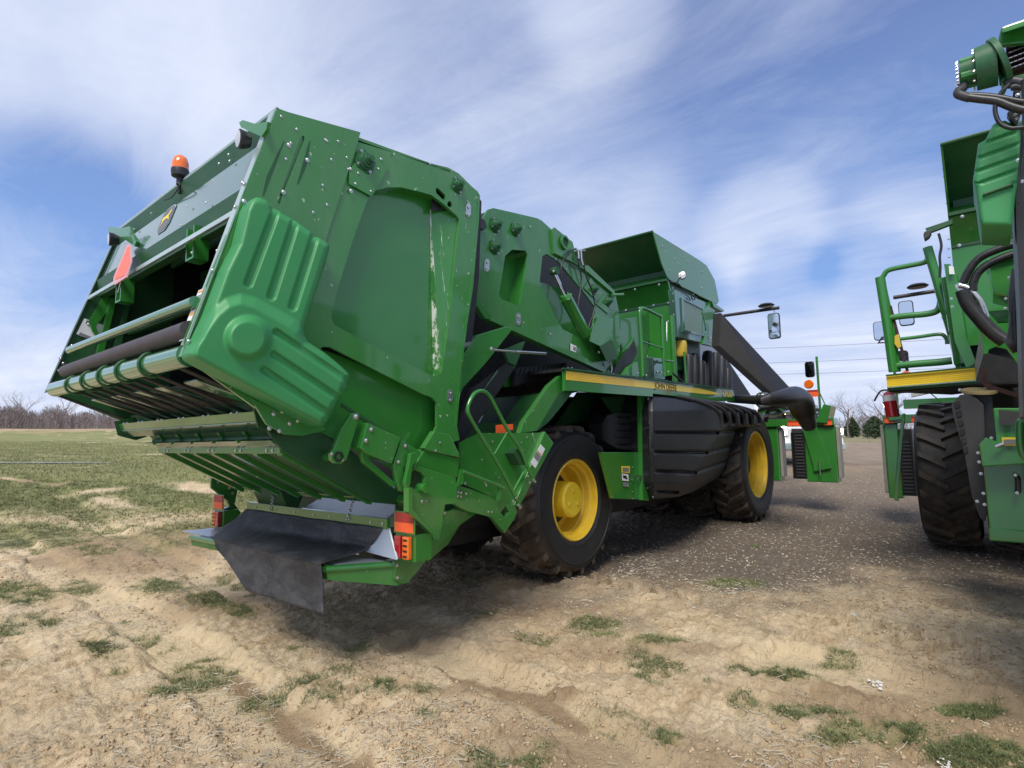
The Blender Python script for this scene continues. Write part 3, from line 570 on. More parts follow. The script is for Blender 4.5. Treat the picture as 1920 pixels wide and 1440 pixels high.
# ---- plastic shield
top_out='480,370 490,371 500,376 507,384 510,391 516,392 523,395 530,401 546,410 549,413 557,415 562,420 584,436 588,444 596,445 603,449 615,457 618,463 614,480 570,615 570,621 572,630 578,641 610,662 640,687 653,700 656,707 654,716 650,720 652,728 645,733 644,740 631,754 628,762 613,792 606,799 596,798 370,676 357,668 354,662 360,654 376,630 390,592 422,505 447,455 462,392 470,375'
SP=PX(top_out); lowp=PX('354,662 357,640 400,582 424,562 452,554 480,562 515,581 552,602 566,616 574,640 612,662 660,700 650,740 606,810 350,680')
top_gr=[(521,385,466,531,8.5),(556,408,509,555,8.5),(594,432,549,575,8.5)]; low_gr=[(518,623,664,722,6.5),(513,665,650,757,6.5),(495,694,630,786,7)]
def hs(x,y):
    d=edged(x,y,SP); R_=12.
    h_=.045*math.sqrt(max(0,1-(1-min(d/R_,1))**2))
    for a in top_gr: h_-=.017*sst(a[4]+2.5,a[4]-4.5,segd(x,y,*a[:4]))
    for a in low_gr: h_-=.020*sst(a[4]+2.5,a[4]-4.5,segd(x,y,*a[:4]))
    sd_=edged(x,y,lowp)*(1 if inpoly(x,y,lowp) else -1); h_+=.045*sst(-6,18,sd_)
    r_=math.hypot((x-465)*.96,(y-634)); h_+=.045*sst(46,28,r_)
    return h_
shield=relief('plastic_shield',top_out,2.90,hs,2.985,'green_plastic',R,step=1.9)
G().poly(ats('470,745 520,770 607,800 612,806 567,817 535,815 500,795',Y=2.985),(0,.02,0)).out('shield_lower_flange','green_scuff',R); bolts(R,'513,776 529,772 543,794 558,789 505,803 524,808',r=.013,Y=2.98)
# warning decals on the near edge strip
def strip_decal(y0,y1,mat,name,off=.0):
    z0,z1=rz(*y0),rz(*y1); return G().hexa([V((rp(z0)-.016-off,YN-.002,z0)),V((rp(z0)-.014-off,YN-.002,z0)),V((rp(z0)-.014-off,YN+.088,z0)),V((rp(z0)-.016-off,YN+.088,z0))],[V((rp(z1)-.016-off,YN-.002,z1)),V((rp(z1)-.014-off,YN-.002,z1)),V((rp(z1)-.014-off,YN+.088,z1)),V((rp(z1)-.016-off,YN+.088,z1))]).out(name,mat,R)
strip_decal((345,640),(380,545),'white','warning_decal')
for a_,b_,mt in (((346,636),(350,624),'decal_grey'),((353,612),(357,604),'decal_grey'),((361,594),(364,588),'decal_orange'),((365,584),(370,574),'decal_grey'),((373,566),(376,556),'decal_grey'),((378,551),(379,547),'decal_orange')): 
    z0,z1=rz(*a_),rz(*b_); G().hexa([V((rp(z0)-.0175,YN+.006,z0)),V((rp(z0)-.0165,YN+.006,z0)),V((rp(z0)-.0165,YN+.078,z0)),V((rp(z0)-.0175,YN+.078,z0))],[V((rp(z1)-.0175,YN+.006,z1)),V((rp(z1)-.0165,YN+.006,z1)),V((rp(z1)-.0165,YN+.078,z1)),V((rp(z1)-.0175,YN+.078,z1))]).out('decal_print',mt,R)
nrm_=V((-1,0,.293)).normalized()
bolts(R,'354,640 399,507 441,388 455,343 458,345',r=.013,n=(-.95,0,.29),pl=(1,0,-.293,.515))
bolts(rear,'431,302 429,290 411,307 351,386 284,400 252,430 340,422 387,380',r=.011,n=nrm_,pl=(1,0,-.293,.53))
bolts(R,'457,378 407,470 360,474',r=.010,n=nrm_,pl=(1,0,-.293,.525))
# emblem: shield with a leaping yellow deer (on the rear panel)
ec=at(312,412,pl=(1,0,-.293,.548)); ux=V((0,-1,0)); uy=V((.293,0,1)).normalized(); nn=V((-1,0,.293)).normalized()
def emb(pts,o,s,mat,name): return G().poly([ec+nn*o+ux*(a*s)+uy*(b*s) for a,b in pts],nn*.0012).out(name,mat,rear)
emb([(-1,.75),(-.6,.95),(0,1),(.6,.95),(1,.75),(1,-.55),(.6,-.95),(-.6,-.95),(-1,-.55)],.002,.115,'pale_steel','emblem_border')
emb([(-1,.75),(-.6,.95),(0,1),(.6,.95),(1,.75),(1,-.55),(.6,-.95),(-.6,-.95),(-1,-.55)],.0042,.105,'emblem_grey','emblem_field')
emb([(-.85,.15),(-.6,.35),(-.2,.30),(.2,.38),(.45,.62),(.5,.85),(.58,.62),(.8,.5),(.62,.42),(.45,.15),(.75,-.1),(.8,-.25),(.65,-.15),(.3,0),(.05,.05),(-.3,.0),(-.5,-.3),(-.8,-.55),(-.62,-.25),(-.6,.05)],.0064,.098,'decal_yellow','emblem_deer')
# beacon
bp=at(337,338,X=1.50); bc=G().lathe([(.0,0),(.022,0),(.022,.05),(.055,.062),(.060,.10),(.058,.115),(0,.115)],V((bp.x,bp.y,bp.z-.035)),(0,0,1),20).out('warning_beacon','black_plastic',R,smooth=True)
G().lathe([(.055,.115),(.056,.16),(.045,.20),(.02,.222),(0,.225)],V((bp.x,bp.y,bp.z-.035)),(0,0,1),20).out('beacon_lens','orange_lens',bc,smooth=True)
G().tube([V((bp.x,bp.y,bp.z-.10)),V((bp.x,bp.y,bp.z))],.012,8).out('beacon_stem','black_plastic',bc)
pipe('beacon_cable',[V((bp.x-.02,bp.y,bp.z-.02)),V((bp.x-.05,bp.y-.15,bp.z-.10)),V((bp.x-.03,bp.y+.05,bp.z-.12)),V((bp.x-.03,bp.y+.2,bp.z-.10))],.005,'hose',R)
# work lamps on brackets
def worklamp(bpx,lpx,X,par=R,s=1.):
    b=ats(bpx,X=X); g=G().poly(b,(.02,0,0)).out('lamp_bracket','green',par)
    c=at(*lpx,X=X-.07); l=G().lathe([(0,.06),(.035,.06),(.050,.03),(.055,0),(.050,-.004),(.0,-.004)],c,(1,-.15,.05),20).out('work_lamp','black_plastic',g,smooth=True)
    G().lathe([(.047,-.006),(.03,-.012),(0,-.014)],c,(1,-.15,.05),20).out('lamp_lens','lens_white',l,smooth=True)
worklamp('499,243 490,256 452,239 448,230 455,225 478,232 502,228',(448,260),1.43)
worklamp('247,445 234,447 204,435 202,428 209,425 227,428 243,424',(205,448),1.40)
G().poly(ats('232,447 240,430 255,453 252,462',X=1.40),(.03,0,0)).out('lamp_bracket_foot','green',R)
# slow vehicle triangle
p_=ats('238,459 243,458 245,490 236,520 215,534 212,532 213,519',pl=(1,0,-.293,.47)); g0=G().poly(p_,(.01,0,0)).out('warning_triangle','sign_pink',R)
G().poly(ats('239,463 242,463 243,489 234,516 216,524 215,520',pl=(1,0,-.293,.467)),(.0025,0,0)).out('triangle_centre','sign_orange',g0)
rod('triangle_stalk',at(228,524,pl=(1,0,-.293,.48)),at(222,548,pl=(1,0,-.293,.52)),.006,'steel',R)
# gate bolts
bolts(gate,'527,218 556,242 545,268 536,298 610,262 634,265 613,264 650,295 653,317 621,299 605,347 587,398 613,384 739,289 806,307 893,371 575,300',r=.009,Y=YN-.014)
bolts(gate,'541,272 576,300 531,360 457,377 714,299 709,317 657,317 671,325 695,359 658,358 666,345',r=.014,Y=YN-.014)
plate('seam_line','500,330 532,264 534,264 495,367 492,367',YN-.0135,.002,'green_dark',gate); plate('seam_line','580,264 582,264 575,310 560,345 557,345',YN-.0135,.002,'green_dark',gate)
def bearing(cx,cy,Y,s,par=R,sides=4,mat='green_cast'):
    c=at(cx,cy,Y=Y); g=G(); s_=s
    rot=[math.radians(30+90*k) for k in range(4)]
    ring=[]
    for k in range(4):
        for d in (-.22,.22): ring.append(c+V((math.cos(rot[k]+d)*1.45*s_,0,math.sin(rot[k]+d)*1.45*s_)))
    g.poly(ring,(0,-.22*s_,0)); g.lathe([(0,-1.5*s_),(.38*s_,-1.5*s_),(.40*s_,-1.1*s_),(.58*s_,-1.08*s_),(.62*s_,-.8*s_),(.85*s_,-.75*s_),(.9*s_,-.45*s_),(1.05*s_,-.4*s_),(1.08*s_,0)],c,(0,1,0),24)
    o=g.out('bearing',mat,par,smooth=True,sharp=30)
    bolts(o,[c+V((math.cos(a)*1.22*s_,-.22*s_,math.sin(a)*1.22*s_)) for a in rot],r=.17*s_,kind='hex')
    for b in [q for q in o.children if q.name.startswith('bolt')]: pass
    return o
bearing(684,304,YN-.01,.055); bearing(857,348,YN,.045)
plate('bearing_slide','655,318 690,278 730,310 697,368 655,345',YN-.016,.006,'green',gate)
for x,y in ((878,394),(844,742)):
    c=ats(f'{x-4},{y-9} {x-1},{y-13} {x+3},{y-12} {x+5},{y-8} {x+5},{y+8} {x+2},{y+12} {x-2},{y+12} {x-5},{y+8}',Y=YN-.006); sp_=G().poly(c,(0,.004,0)).out('slotted_plate','zinc',gate); bolts(sp_,f'{x+1},{y-5} {x},{y+8}',r=.012,Y=YN-.01)
# ---- middle section (feeder housing) on plane Y=3.3
YM=3.3
mid=plate('middle_side_plate','885,552 900,430 908,405 915,393 925,390 1007,409 1015,413 1035,431 1040,470 1076,505 1102,497 1152,545 1160,580 1163,640 1160,675 1147,697 1130,690 922,600 922,592 912,592',YM,.02,'green_scuff_b',R,
 holes=['960,468 986,470 989,478 975,571 970,573 940,560 936,552 947,480','1017,480 1025,476 1047,490 1102,557 1114,574 1116,588 1112,612 1101,625 1097,638 1055,617 1040,592 1012,528'])
plate('middle_window_back','930,455 1000,460 985,590 925,570',YM+.16,.01,'green',mid)
for (a_,b_) in ((ats('986,470 989,478 975,571 970,573',Y=YM+.02),None),(ats('936,552 940,560 970,573',Y=YM+.02),None),(ats('1017,480 1012,528 1040,592 1055,617 1097,638',Y=YM+.02),None)):
    g=G(); n=len(a_); g.add(a_+[p+V((0,.14,0)) for p in a_],[(i,i+1,n+i+1,n+i) for i in range(n-1)]); g.out('window_rim','green',mid)
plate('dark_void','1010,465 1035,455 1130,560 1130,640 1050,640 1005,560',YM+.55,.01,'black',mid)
plate('inner_strip','1012,528 1060,545 1085,600 1095,638 1055,617 1038,592',YM+.16,.01,'green',mid)
G().poly(ats('1036,430 1040,426 1074,454 1077,466 1078,490 1130,530 1142,537 1153,553 1102,510 1078,494 1040,475',Y=YM-.03),(0,.03,0)).out('bearing_plate','green_scuff_b',mid,bev=.003)
c=at(1058,455,Y=YM-.04); g=G().lathe([(.075,0),(.075,-.02),(.055,-.02),(.055,0)],c,(0,1,0),28,closed=True); g.out('access_hole_ring','green',mid,smooth=True); G().lathe([(.054,0),(0,0)],c-V((0,.002,0)),(0,1,0),28).out('access_hole','green_dark',mid)
G().poly(ats('884,552 890,555 921,592 921,600 910,597 886,562',Y=YM-.01),(0,.05,0)).out('edge_flange','green',mid)
G().poly(ats('921,591 928,592 1132,687 1150,700 1147,704 920,601',Y=YM-.02),(0,.08,0)).out('bottom_flange','green_scuff_b',mid)
for x,y,s_ in ((929,422,.050),(967,430,.048),(928,463,.048),(1113,542,.045),(1139,565,.048)): bearing(x,y,YM-.01,s_,par=mid)
plate('bearing_slide','1095,540 1108,520 1125,548 1118,562',YM-.012,.01,'green',mid); plate('bearing_slide','1118,570 1135,550 1152,575 1140,588',YM-.012,.01,'green',mid)
for x,y in ((913,497),(972,598)):
    c=ats(f'{x-4},{y-8} {x-1},{y-12} {x+3},{y-11} {x+5},{y-7} {x+5},{y+8} {x+2},{y+12} {x-2},{y+12} {x-5},{y+8}',Y=YM-.006); sp_=G().poly(c,(0,.004,0)).out('slotted_plate','zinc',mid); bolts(sp_,f'{x+1},{y-5} {x},{y+7}',r=.013,Y=YM-.01)
bolts(mid,'994,425 1037,436 1044,441 1071,453 1062,505 1042,486 1032,626 1110,657 1138,637 1128,635 1122,660',r=.012,Y=YM-.012)
# hydraulic cylinder with rod
a=at(1038,509,Y=YM+.02); b=at(1061,558,Y=YM-.03); c=at(1098,628,Y=YM-.03)
cy=G().tube([b,c],.066,8).tube([b+(b-c).normalized()*.04,b],[.045,.066],12).out('hydraulic_cylinder','green',R,bev=.004)
G().tube([a,b],.024,12).out('cylinder_rod','steel',cy,smooth=True); G().lathe([(0,-.05),(.04,-.05),(.04,.03),(0,.03)],a,(0,1,0),18).out('rod_eye','green_cast',cy,smooth=True)
bolts(cy,'1038,509 1108,628',r=.022,Y=YM-.01)
# hoses looping over the plate
for s_ in ('1080,466 1068,475 1055,490 1052,510 1055,535 1064,552 1072,560','1084,470 1085,495 1090,520 1088,545 1085,565 1085,582 1095,600 1105,620','1090,470 1093,490 1100,520 1110,545 1115,570 1112,590 1105,610 1103,628'): pipe('hydraulic_hose',ats(s_,Y=YM-.06),.009,'hose',R,k=6)
for s_ in ('1084,468 1085,485','1089,468 1090,486 1093,497'): pipe('hose_fitting',ats(s_,Y=YM-.07),.012,'zinc',R,curve=False)
rod('hose_guide',at(1078,468,Y=YM-.06),at(1097,470,Y=YM-.06),.008,'zinc',R); rod('shaft_stub',at(1148,553,Y=YM-.05),at(1168,552,Y=YM-.05),.018,'green',R)
# box and guards at the front lower corner
gb=G().hexa(ats('1120,595 1150,597 1148,640 1155,674 1136,677 1126,650 1105,640 1110,615',Y=YM-.12),ats('1120,595 1150,597 1148,640 1155,674 1136,677 1126,650 1105,640 1110,615',Y=YM)).out('drive_guard','green',R,bev=.006)
plate('guard_face','1125,650 1147,636 1158,672 1137,676',YM-.13,.01,'green_dark',gb)
plate('pale_guard','1164,596 1180,596 1189,632 1168,660 1161,640',YM+.05,.02,'green',R); plate('front_guard','1150,640 1168,660 1189,632 1190,660 1160,690 1148,697',YM+.03,.02,'green',R)
plate('decal','1070,644 1081,649 1080,661 1070,657',YM-.013,.002,'white',mid); plate('decal_print','1075,649 1080,652 1079,658 1075,656',YM-.015,.002,'decal_grey',mid)
lever=at(1123,660,Y=YM-.08); bolts(R,[lever],r=.025)
pipe('hydraulic_hose',ats('1144,678 1147,690 1145,700',Y=YM-.05),.012,'zinc',R)
# core bodies behind the plates
G().poly(ats('900,430 925,395 1007,412 1070,470 1150,545 1160,640 1140,690 925,598 890,555',Y=YM+.75),(0,1.2,0)).out('feeder_body','green_dark',R)
G().hexa(ats('912,398 925,392 1007,411 1034,431 1036,440 912,408',Y=YM+.02),[p+V((0,2.1,0)) for p in ats('912,398 925,392 1007,411 1034,431 1036,440 912,408',Y=YM+.02)]).out('feeder_roof','green_dark',R)
G().poly(ats('895,365 903,378 898,520 885,640 868,640 885,440',Y=3.12),(0,2.4,0)).out('rubber_seal','black',R)
G().tube([at(905,420,Y=3.25),at(905,420,Y=3.25)+V((0,2.2,0))],.05,14).out('inner_roller','black_plastic',R,smooth=True)
# lower lift frame and strut
plate('lift_arm','845,745 870,663 895,628 950,612 962,616 912,680 868,728 853,770',3.16,.10,'green',R,bev=.006)
st=rod('gas_strut',at(924,656,Y=3.08),at(975,660,Y=3.08),.009,'zinc',R); rod('strut_tube',at(970,660,Y=3.08),at(1023,663,Y=3.08),.014,'steel',st); bolts(st,'921,654',r=.02,Y=3.06)
plate('lift_lug','945,655 985,640 975,665 967,685 955,680',3.2,.03,'green_dark',R)
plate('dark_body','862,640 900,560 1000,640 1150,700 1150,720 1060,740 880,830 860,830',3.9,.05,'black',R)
plate('diagonal_belt','853,830 860,838 900,785 965,690 948,680 885,730 858,800',3.30,.04,'black_plastic',R)
plate('belt_edge','900,742 908,730 934,697 932,694 912,722',3.285,.01,'steel',R)
g=G(); S_=ats('965,690 1062,680 1060,704 1010,712 965,724',Y=3.5); g.poly(S_,(0,.05,0))
rb=g.out('ribbed_belt','black_plastic',R)
for k in range(11): x=970+k*8.5; plate('belt_rib',f'{x},{690-k*.8} {x+4},{689-k*.8} {x},{704-k*.9} {x-4},{705-k*.9}',3.49,.01,'black',rb)
G().poly(ats('925,746 1022,738 984,790 897,796',Y=3.6),(0,.02,0)).out('trash_sheet','glass_dark',R)
plate('inner_green','948,700 966,684 966,724 945,726',3.6,.02,'green',R); plate('crossmember','880,795 985,790 985,820 880,825',3.55,.05,'green_dark',R)
plate('red_reflector','931,797 942,796 962,795 962,806 950,806 950,814 931,814',3.2,.01,'orange_reflector',R)
# fender bracket
plate('fender_bracket','1056,700 1063,706 1062,734 1048,738 1006,808 975,812 982,791 1030,722',3.12,.05,'green_scuff',R,bev=.004)
G().hexa(ats('1063,732 1080,728 1030,790 1010,806 1006,808 1048,738',Y=3.12),[p+V((0,.5,0)) for p in ats('1063,732 1080,728 1030,790 1010,806 1006,808 1048,738',Y=3.12)]).out('fender_sheet','green_dark',R)
# ---- platform with the yellow stripe
YS=3.05
deck=plate('stripe_panel','1058,690 1374,730 1380,752 1345,752 1224,738 1224,744 1073,733 1059,733',YS,.03,'green',R,bev=.003)
D0=at(1058,690,Y=YS); D1=at(1374,730,Y=YS)
G().hexa([D0,D1,D1+V((0,1.3,0)),D0+V((0,1.3,0))],[D0-V((0,0,.03)),D1-V((0,0,.03)),D1+V((0,1.3,-.03)),D0+V((0,1.3,-.03))]).out('platform_deck','black_plastic',R)
plate('yellow_stripe','1062,695.5 1232,717 1310,728 1343,736 1351,740 1322,739 1235,729.5 1062,712',YS-.004,.004,'yellow',deck)
for k in range(4): plate('stripe_groove',f'1063,{699+k*3.1} 1190,{714+k*2.6} 1190,{714.4+k*2.6} 1063,{699.5+k*3.1}',YS-.0055,.002,'decal_orange',deck)
plate('shade_lip','1058,689 1374,729 1374,731 1058,692',YS-.02,.03,'green_dark',deck)
ta=at(1249,725.5,Y=YS-.006); tb=at(1266,728,Y=YS-.006); text('JOHN DEERE','stripe_lettering',ta,tb-ta,(0,0,1),.112,'decal_black',deck,th=.001,xs=1.0)
ta=at(1364,739.5,Y=YS-.006); tb=at(1374,741,Y=YS-.006); text('CP690','model_lettering',ta,tb-ta,(0,0,1),.14,'decal_yellow',deck,th=.001,xs=1.1)
bolts(deck,'1065,690 1072,690 1150,701 1194,707 1105,696 1255,716',r=.012,Y=YS-.01,n=(0,0,1))
# dark wheel-arch backing, air box, cabinet
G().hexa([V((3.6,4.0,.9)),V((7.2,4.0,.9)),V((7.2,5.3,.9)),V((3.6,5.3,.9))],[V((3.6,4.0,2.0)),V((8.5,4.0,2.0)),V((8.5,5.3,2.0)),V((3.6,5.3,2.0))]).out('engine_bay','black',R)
G().box((3.0,4.05,.45),(11.0,4.25,.85)).out('chassis_rail','black',R); G().box((3.0,4.75,.45),(11.0,4.95,.85)).out('chassis_rail','black',R)
plate('arch_panel','1085,735 1200,740 1200,780 1130,850 1100,790 1040,800',3.9,.03,'green_dark',R)
ab=relief('air_box','1128,795 1140,778 1160,774 1201,776 1203,845 1160,842 1130,825',3.42,lambda x,y:.10*sst(1128,1165,x)-.02*(abs(((y-776)/13.)%1-.5)<.10)*sst(1150,1165,x),3.6,'black_plastic',R,step=3)
cab_=plate('side_cabinet','1128,848 1200,848 1211,850 1214,937 1150,935',3.22,.05,'green',R,bev=.004); bolts(cab_,'1186,876 1186,900 1148,931 1186,922 1187,935',r=.009,Y=3.215)
plate('hinge_post','1201,740 1213,741 1217,939 1205,938',3.17,.05,'green',R,bev=.003)
plate('upper_cabinet','1130,745 1200,742 1202,778 1150,775',3.45,.03,'green_dark',R)
d_=plate('warning_decal','1165,874 1181,874 1181,887 1166,886','decal_yellow' and 3.21,.002,'decal_yellow',cab_); plate('decal_print','1167,877 1179,877 1179,884 1168,884',3.207,.002,'decal_grey',cab_)
plate('warning_decal','1166,888 1178,889 1179,902 1167,901',3.21,.002,'white',cab_); plate('decal_print','1168,890 1171,892 1174,891 1176,896 1177,899 1172,897 1169,896',3.207,.002,'decal_black',cab_)
for y0 in (904,): plate('decal_print','1168,904 1179,905 1179,913 1169,912',3.21,.002,'decal_grey',cab_)
def latch(x,y,Yl,par): 
    p=ats(f'{x-12},{y} {x-6},{y-2} {x+4},{y-2} {x+12},{y-1} {x+15},{y+2} {x+11},{y+5} {x+3},{y+3} {x-4},{y+3}',Y=Yl-.02); G().tube(p,.008,8).out('latch','zinc',par,smooth=True)
latch(1200,894,3.2,cab_)
# ---- black side tank
TP=PX('1213,740 1240,739 1290,745 1340,753 1385,762 1412,770 1424,778 1428,790 1425,800 1408,806 1395,835 1378,858 1345,897 1300,922 1270,932 1218,938')
def tY(x,y):    # flat at the rear, turning in towards the front and the bottom
    fold=1356-(y-800)*.62 if y>800 else 1356
    return 3.10+ (.0052*max(0,x-fold) if y>806 else -.0016*max(0,x-1356)+.0052*max(0,x-fold)*sst(796,806,y))+.0022*max(0,y-905)+ .0018*max(0,770-y)
grv=[(1228,811,1345,812),(1228,847,1325,849),(1230,883,1303,886),(1232,921,1270,923)]
grf=[(1345,812,1420,804),(1325,849,1405,828),(1303,886,1372,862)]
def tH(x,y):
    d=edged(x,y,TP); h_=.05*math.sqrt(max(0,1-(1-min(d/9.,1))**2))
    for a_ in grv+grf: h_-=.040*sst(4.2,1.0,segd(x,y,*a_))
    if x>1218: h_+=.03*sst(1219,1226,x)
    if y<800:    # louvres running up and over the front top
        t=(x-1258-(800-y)*(-.0))/20.
        top=sst(12,3,y-(742+(x-1250)*.13)) if x>1260 else 0
        if x>1350 and y>764: 
            u=((x-1352)/16.)%1; h_-=.05*sst(.35,.12,abs(u-.5))*sst(764,772,y)*sst(800,790,y)
        elif x>1270: 
            u=(((x-1270)*.16-(y-744)*.55)/3.6)%1
            h_-=.035*sst(.36,.15,abs(u-.5))*sst(1270,1300,x)*(1 if y<744+(x-1255)*.24 else 0)
    return h_
tank=relief('side_tank_cover','1213,740 1240,739 1290,745 1340,753 1385,762 1412,770 1424,778 1428,790 1425,800 1408,806 1395,835 1378,858 1345,897 1300,922 1270,932 1218,938',tY,tH,3.9,'black_plastic',R,step=2.6)
bolts(tank,'1215,748 1216,770 1217,792 1217,821 1219,849 1220,876 1223,904 1224,932',r=.012,Y=3.08)
latch(1220,804,3.12,tank); latch(1226,915,3.12,tank)
# louvre fins over the top edge; lighter grey stands in for their highlights
for k in range(6):
    u=k/5.; A=[(1268,743),(1310,753),(1338,766),(1350,780),(1354,801)]; B_=[(1345,756),(1385,763),(1412,771),(1423,780),(1425,794)]
    P_=[(a[0]+(b[0]-a[0])*u,a[1]+(b[1]-a[1])*u) for a,b in zip(A,B_)]; P_=[at(x,y,Y=tY(x,y)-.075) for x,y in P_]
    if 1: G().tube(cr(P_,4),.030,8).out('tank_louvre','duct',tank,smooth=True)
# ---- hood (roof of the cotton duct) : profile on the side plane, extruded left
YH=3.5
def hoodset(par,Y0,dY,dx=0.):   # dY sign: direction away from the viewer
    def q(s): return [V((p.x+dx,Y0,p.z)) for p in ats(s,Y=YH)]
    sg=1 if dY>0 else -1
    sp=G().poly(q('1224,434 1310,487 1325,498 1340,525 1348,565 1345,570 1280,538 1262,528 1252,522 1241,495'),(0,sg*.02,0)).out('hood_side','green',par,bev=.003)
    top=q('1224,434 1310,487 1325,498 1340,525 1348,565'); n=len(top); E_=V((0,dY,0)); t_=V((0,0,.02))
    G().add(top+[p+E_ for p in top],[(i,i+1,n+i+1,n+i) for i in range(n-1)]).out('hood_roof','green',par)
    r0=q('1224,434')[0]; r1_=q('1241,495')[0]; r2=q('1252,522')[0]; m_=V((r1_.x+.45,Y0,r1_.z-.02))
    G().add([r0+V((.02,0,-.01)),r0+V((.02,dY,-.01)),m_+E_,m_],[(0,1,2,3)]).out('hood_underside','green_dark',par)  # shade below the overhang is put into the darker green
    G().add([m_,m_+E_,r2+V((.02,dY,0)),r2+V((.02,0,0))],[(0,1,2,3)]).out('hood_back_sheet','green',par)
    G().tube([r0+V((0,0,0)),r0+E_],.02,8).out('hood_front_lip','green_dark',par,smooth=True)
    G().box((r2.x-.06,min(Y0,Y0+dY),r2.z-.05),(r2.x+.03,max(Y0,Y0+dY),r2.z-.015)).out('hood_lower_lip','green_dark',par,bev=.004)
    s0=q('1262,565')[0]; s1=q('1262,640')[0]
    a_=G().hexa([r2+V((0,0,-.05)),r2+V((0,dY,-.05)),V((s0.x,Y0+dY,s0.z)),V((s0.x,Y0,s0.z))],[r2+V((.04,0,-.05)),r2+V((.04,dY,-.05)),V((s0.x+.04,Y0+dY,s0.z)),V((s0.x+.04,Y0,s0.z))]).out('upper_rear_panel','green',par)
    G().box((s0.x-.015,min(Y0,Y0+dY),s0.z-.03),(s0.x+.02,max(Y0,Y0+dY),s0.z)).out('seam_rail','green_dark',par)
    lo=G().box((s0.x,min(Y0,Y0+dY),s1.z-.5),(s0.x+.04,max(Y0,Y0+dY),s0.z-.03)).out('lower_rear_panel','green',par)
    bolts(par,[V((s0.x-.02,Y0+sg*(.07+.24*k),s0.z-.015)) for k in range(6)],r=.018,n=(-1,0,0)); bolts(par,[V((r2.x-.05,Y0+sg*(.12+.4*k),r2.z-.08)) for k in range(3)],r=.016,n=(-1,0,0))
    G().box((s0.x+.05,min(Y0+sg*.05,Y0+dY),s1.z-.4),(s0.x+1.1,max(Y0+sg*.05,Y0+dY),s0.z+.6)).out('housing','green_dark',par)
    bolts(sp,[V((p.x+dx,Y0-sg*.002,p.z)) for p in ats('1242,462 1246,472 1265,486 1272,494 1282,482 1290,490 1298,493 1316,510 1315,540 1255,507 1300,552 1330,560',Y=YH)],r=.013,n=(0,-sg,0))
    return sp
hoodset(R,YH,1.75)
gb=G().hexa(ats('1264,542 1322,566 1338,575 1330,640 1318,643 1272,632',Y=3.42),[p+V((0,.10,0)) for p in ats('1264,542 1322,566 1338,575 1330,640 1318,643 1272,632',Y=3.42)]).out('radiator_box','panel_pale',R,bev=.008)
plate('radiator_frame','1278,557 1322,578 1322,631 1281,622',3.40,.02,'panel_pale',gb,holes=['1282,562 1318,580 1318,626 1284,618'],bev=.003); plate('radiator_grille','1281,560 1319,579 1319,628 1283,620',3.412,.006,'grille',gb)
plate('radiator_column','1318,585 1335,566 1341,580 1339,650 1318,645 1325,620',3.39,.05,'green',R,bev=.004); G().poly(ats('1335,565 1358,582 1356,585 1338,575',Y=3.36),(0,.5,0)).out('column_cap','green',R)
bolts(R,'1261,540 1262,550 1262,565 1263,590 1263,607 1264,628 1265,640',r=.014,Y=3.41); bolts(R,'1328,630 1334,642 1328,645 1332,633',r=.011,Y=3.385)
pipe('lamp_stalk',ats('1255,528 1268,530 1272,525 1276,520',Y=3.35),.010,'black',R); lc=at(1279,516,Y=3.35); wl=G().lathe([(0,.07),(.05,.06),(.062,.01),(.062,0),(0,0)],lc,(.9,.3,-.1),18).out('work_lamp','black_plastic',R,smooth=True); G().lathe([(.055,-.004),(.03,-.012),(0,-.014)],lc,(.9,.3,-.1),18).out('lamp_lens','lens_white',wl,smooth=True)
pipe('lamp_cable',ats('1270,530 1285,545 1297,552 1303,560 1299,562 1296,556',Y=3.38),.009,'hose',R)
ca=at(1275,640,Y=3.5); G().lathe([(0,.0),(.09,0),(.10,-.03),(.10,-.20),(.08,-.24),(0,-.24)],ca,(0,0,1),20).out('fuel_filter','filter_yellow',R,smooth=True)
plate('pale_duct','1284,645 1302,650 1292,664 1284,662',3.6,.05,'pale_steel',R)
# ribbed black tank behind the platform rail
for k,(x,w_,y0,y1) in enumerate([(1290,14,664,722),(1302,13,662,724),(1313,13,676,726),(1327,14,657,727),(1341,13,660,729),(1353,12,664,730),(1363,9,690,731)]):
    p0=at(x,y1,Y=3.5+.05*(k%2)); p1=at(x,y0,Y=3.5+.05*(k%2)); G().tube([p0,lerp(p0,p1,.85),lerp(p0,p1,.96),p1],[.095,.095,.075,.02],14).out('ribbed_tank','black_plastic',R,smooth=True)
G().box((8.3,3.65,1.9),(9.8,4.9,2.75)).out('engine_cover','black',R)
plate('engine_deck','1262,640 1300,650 1300,735 1262,730',3.95,.03,'black',R)
# platform rails and controls
YP=3.12
pipe('hand_rail',ats('1205,706 1202,640 1199,590 1201,581 1207,578 1236,592 1240,597 1242,640 1246,706',Y=YP),.020,'green',R,k=4)
rod('rail_bar',at(1202,640,Y=YP),at(1243,653,Y=YP),.012,'green',R); rod('rail_bar',at(1247,676,Y=YP),at(1262,678,Y=YP),.015,'green',R)
pipe('rail_post',ats('1259,592 1261,640 1266,716',Y=YP+.1),.036,'green',R,k=2,seg=14); rod('rail_post',at(1283,660,Y=YP+.2),at(1287,718,Y=YP+.2),.016,'green',R)
pipe('valve_handle',ats('1250,640 1250,604 1253,602',Y=YP+.05),.012,'zinc',R,curve=False)
cbx=G().hexa(ats('1223,670 1240,672 1246,680 1247,712 1226,710',Y=3.2),[p+V((0,.15,0)) for p in ats('1223,670 1240,672 1246,680 1247,712 1226,710',Y=3.2)]).out('control_box','panel_pale',R,bev=.006)
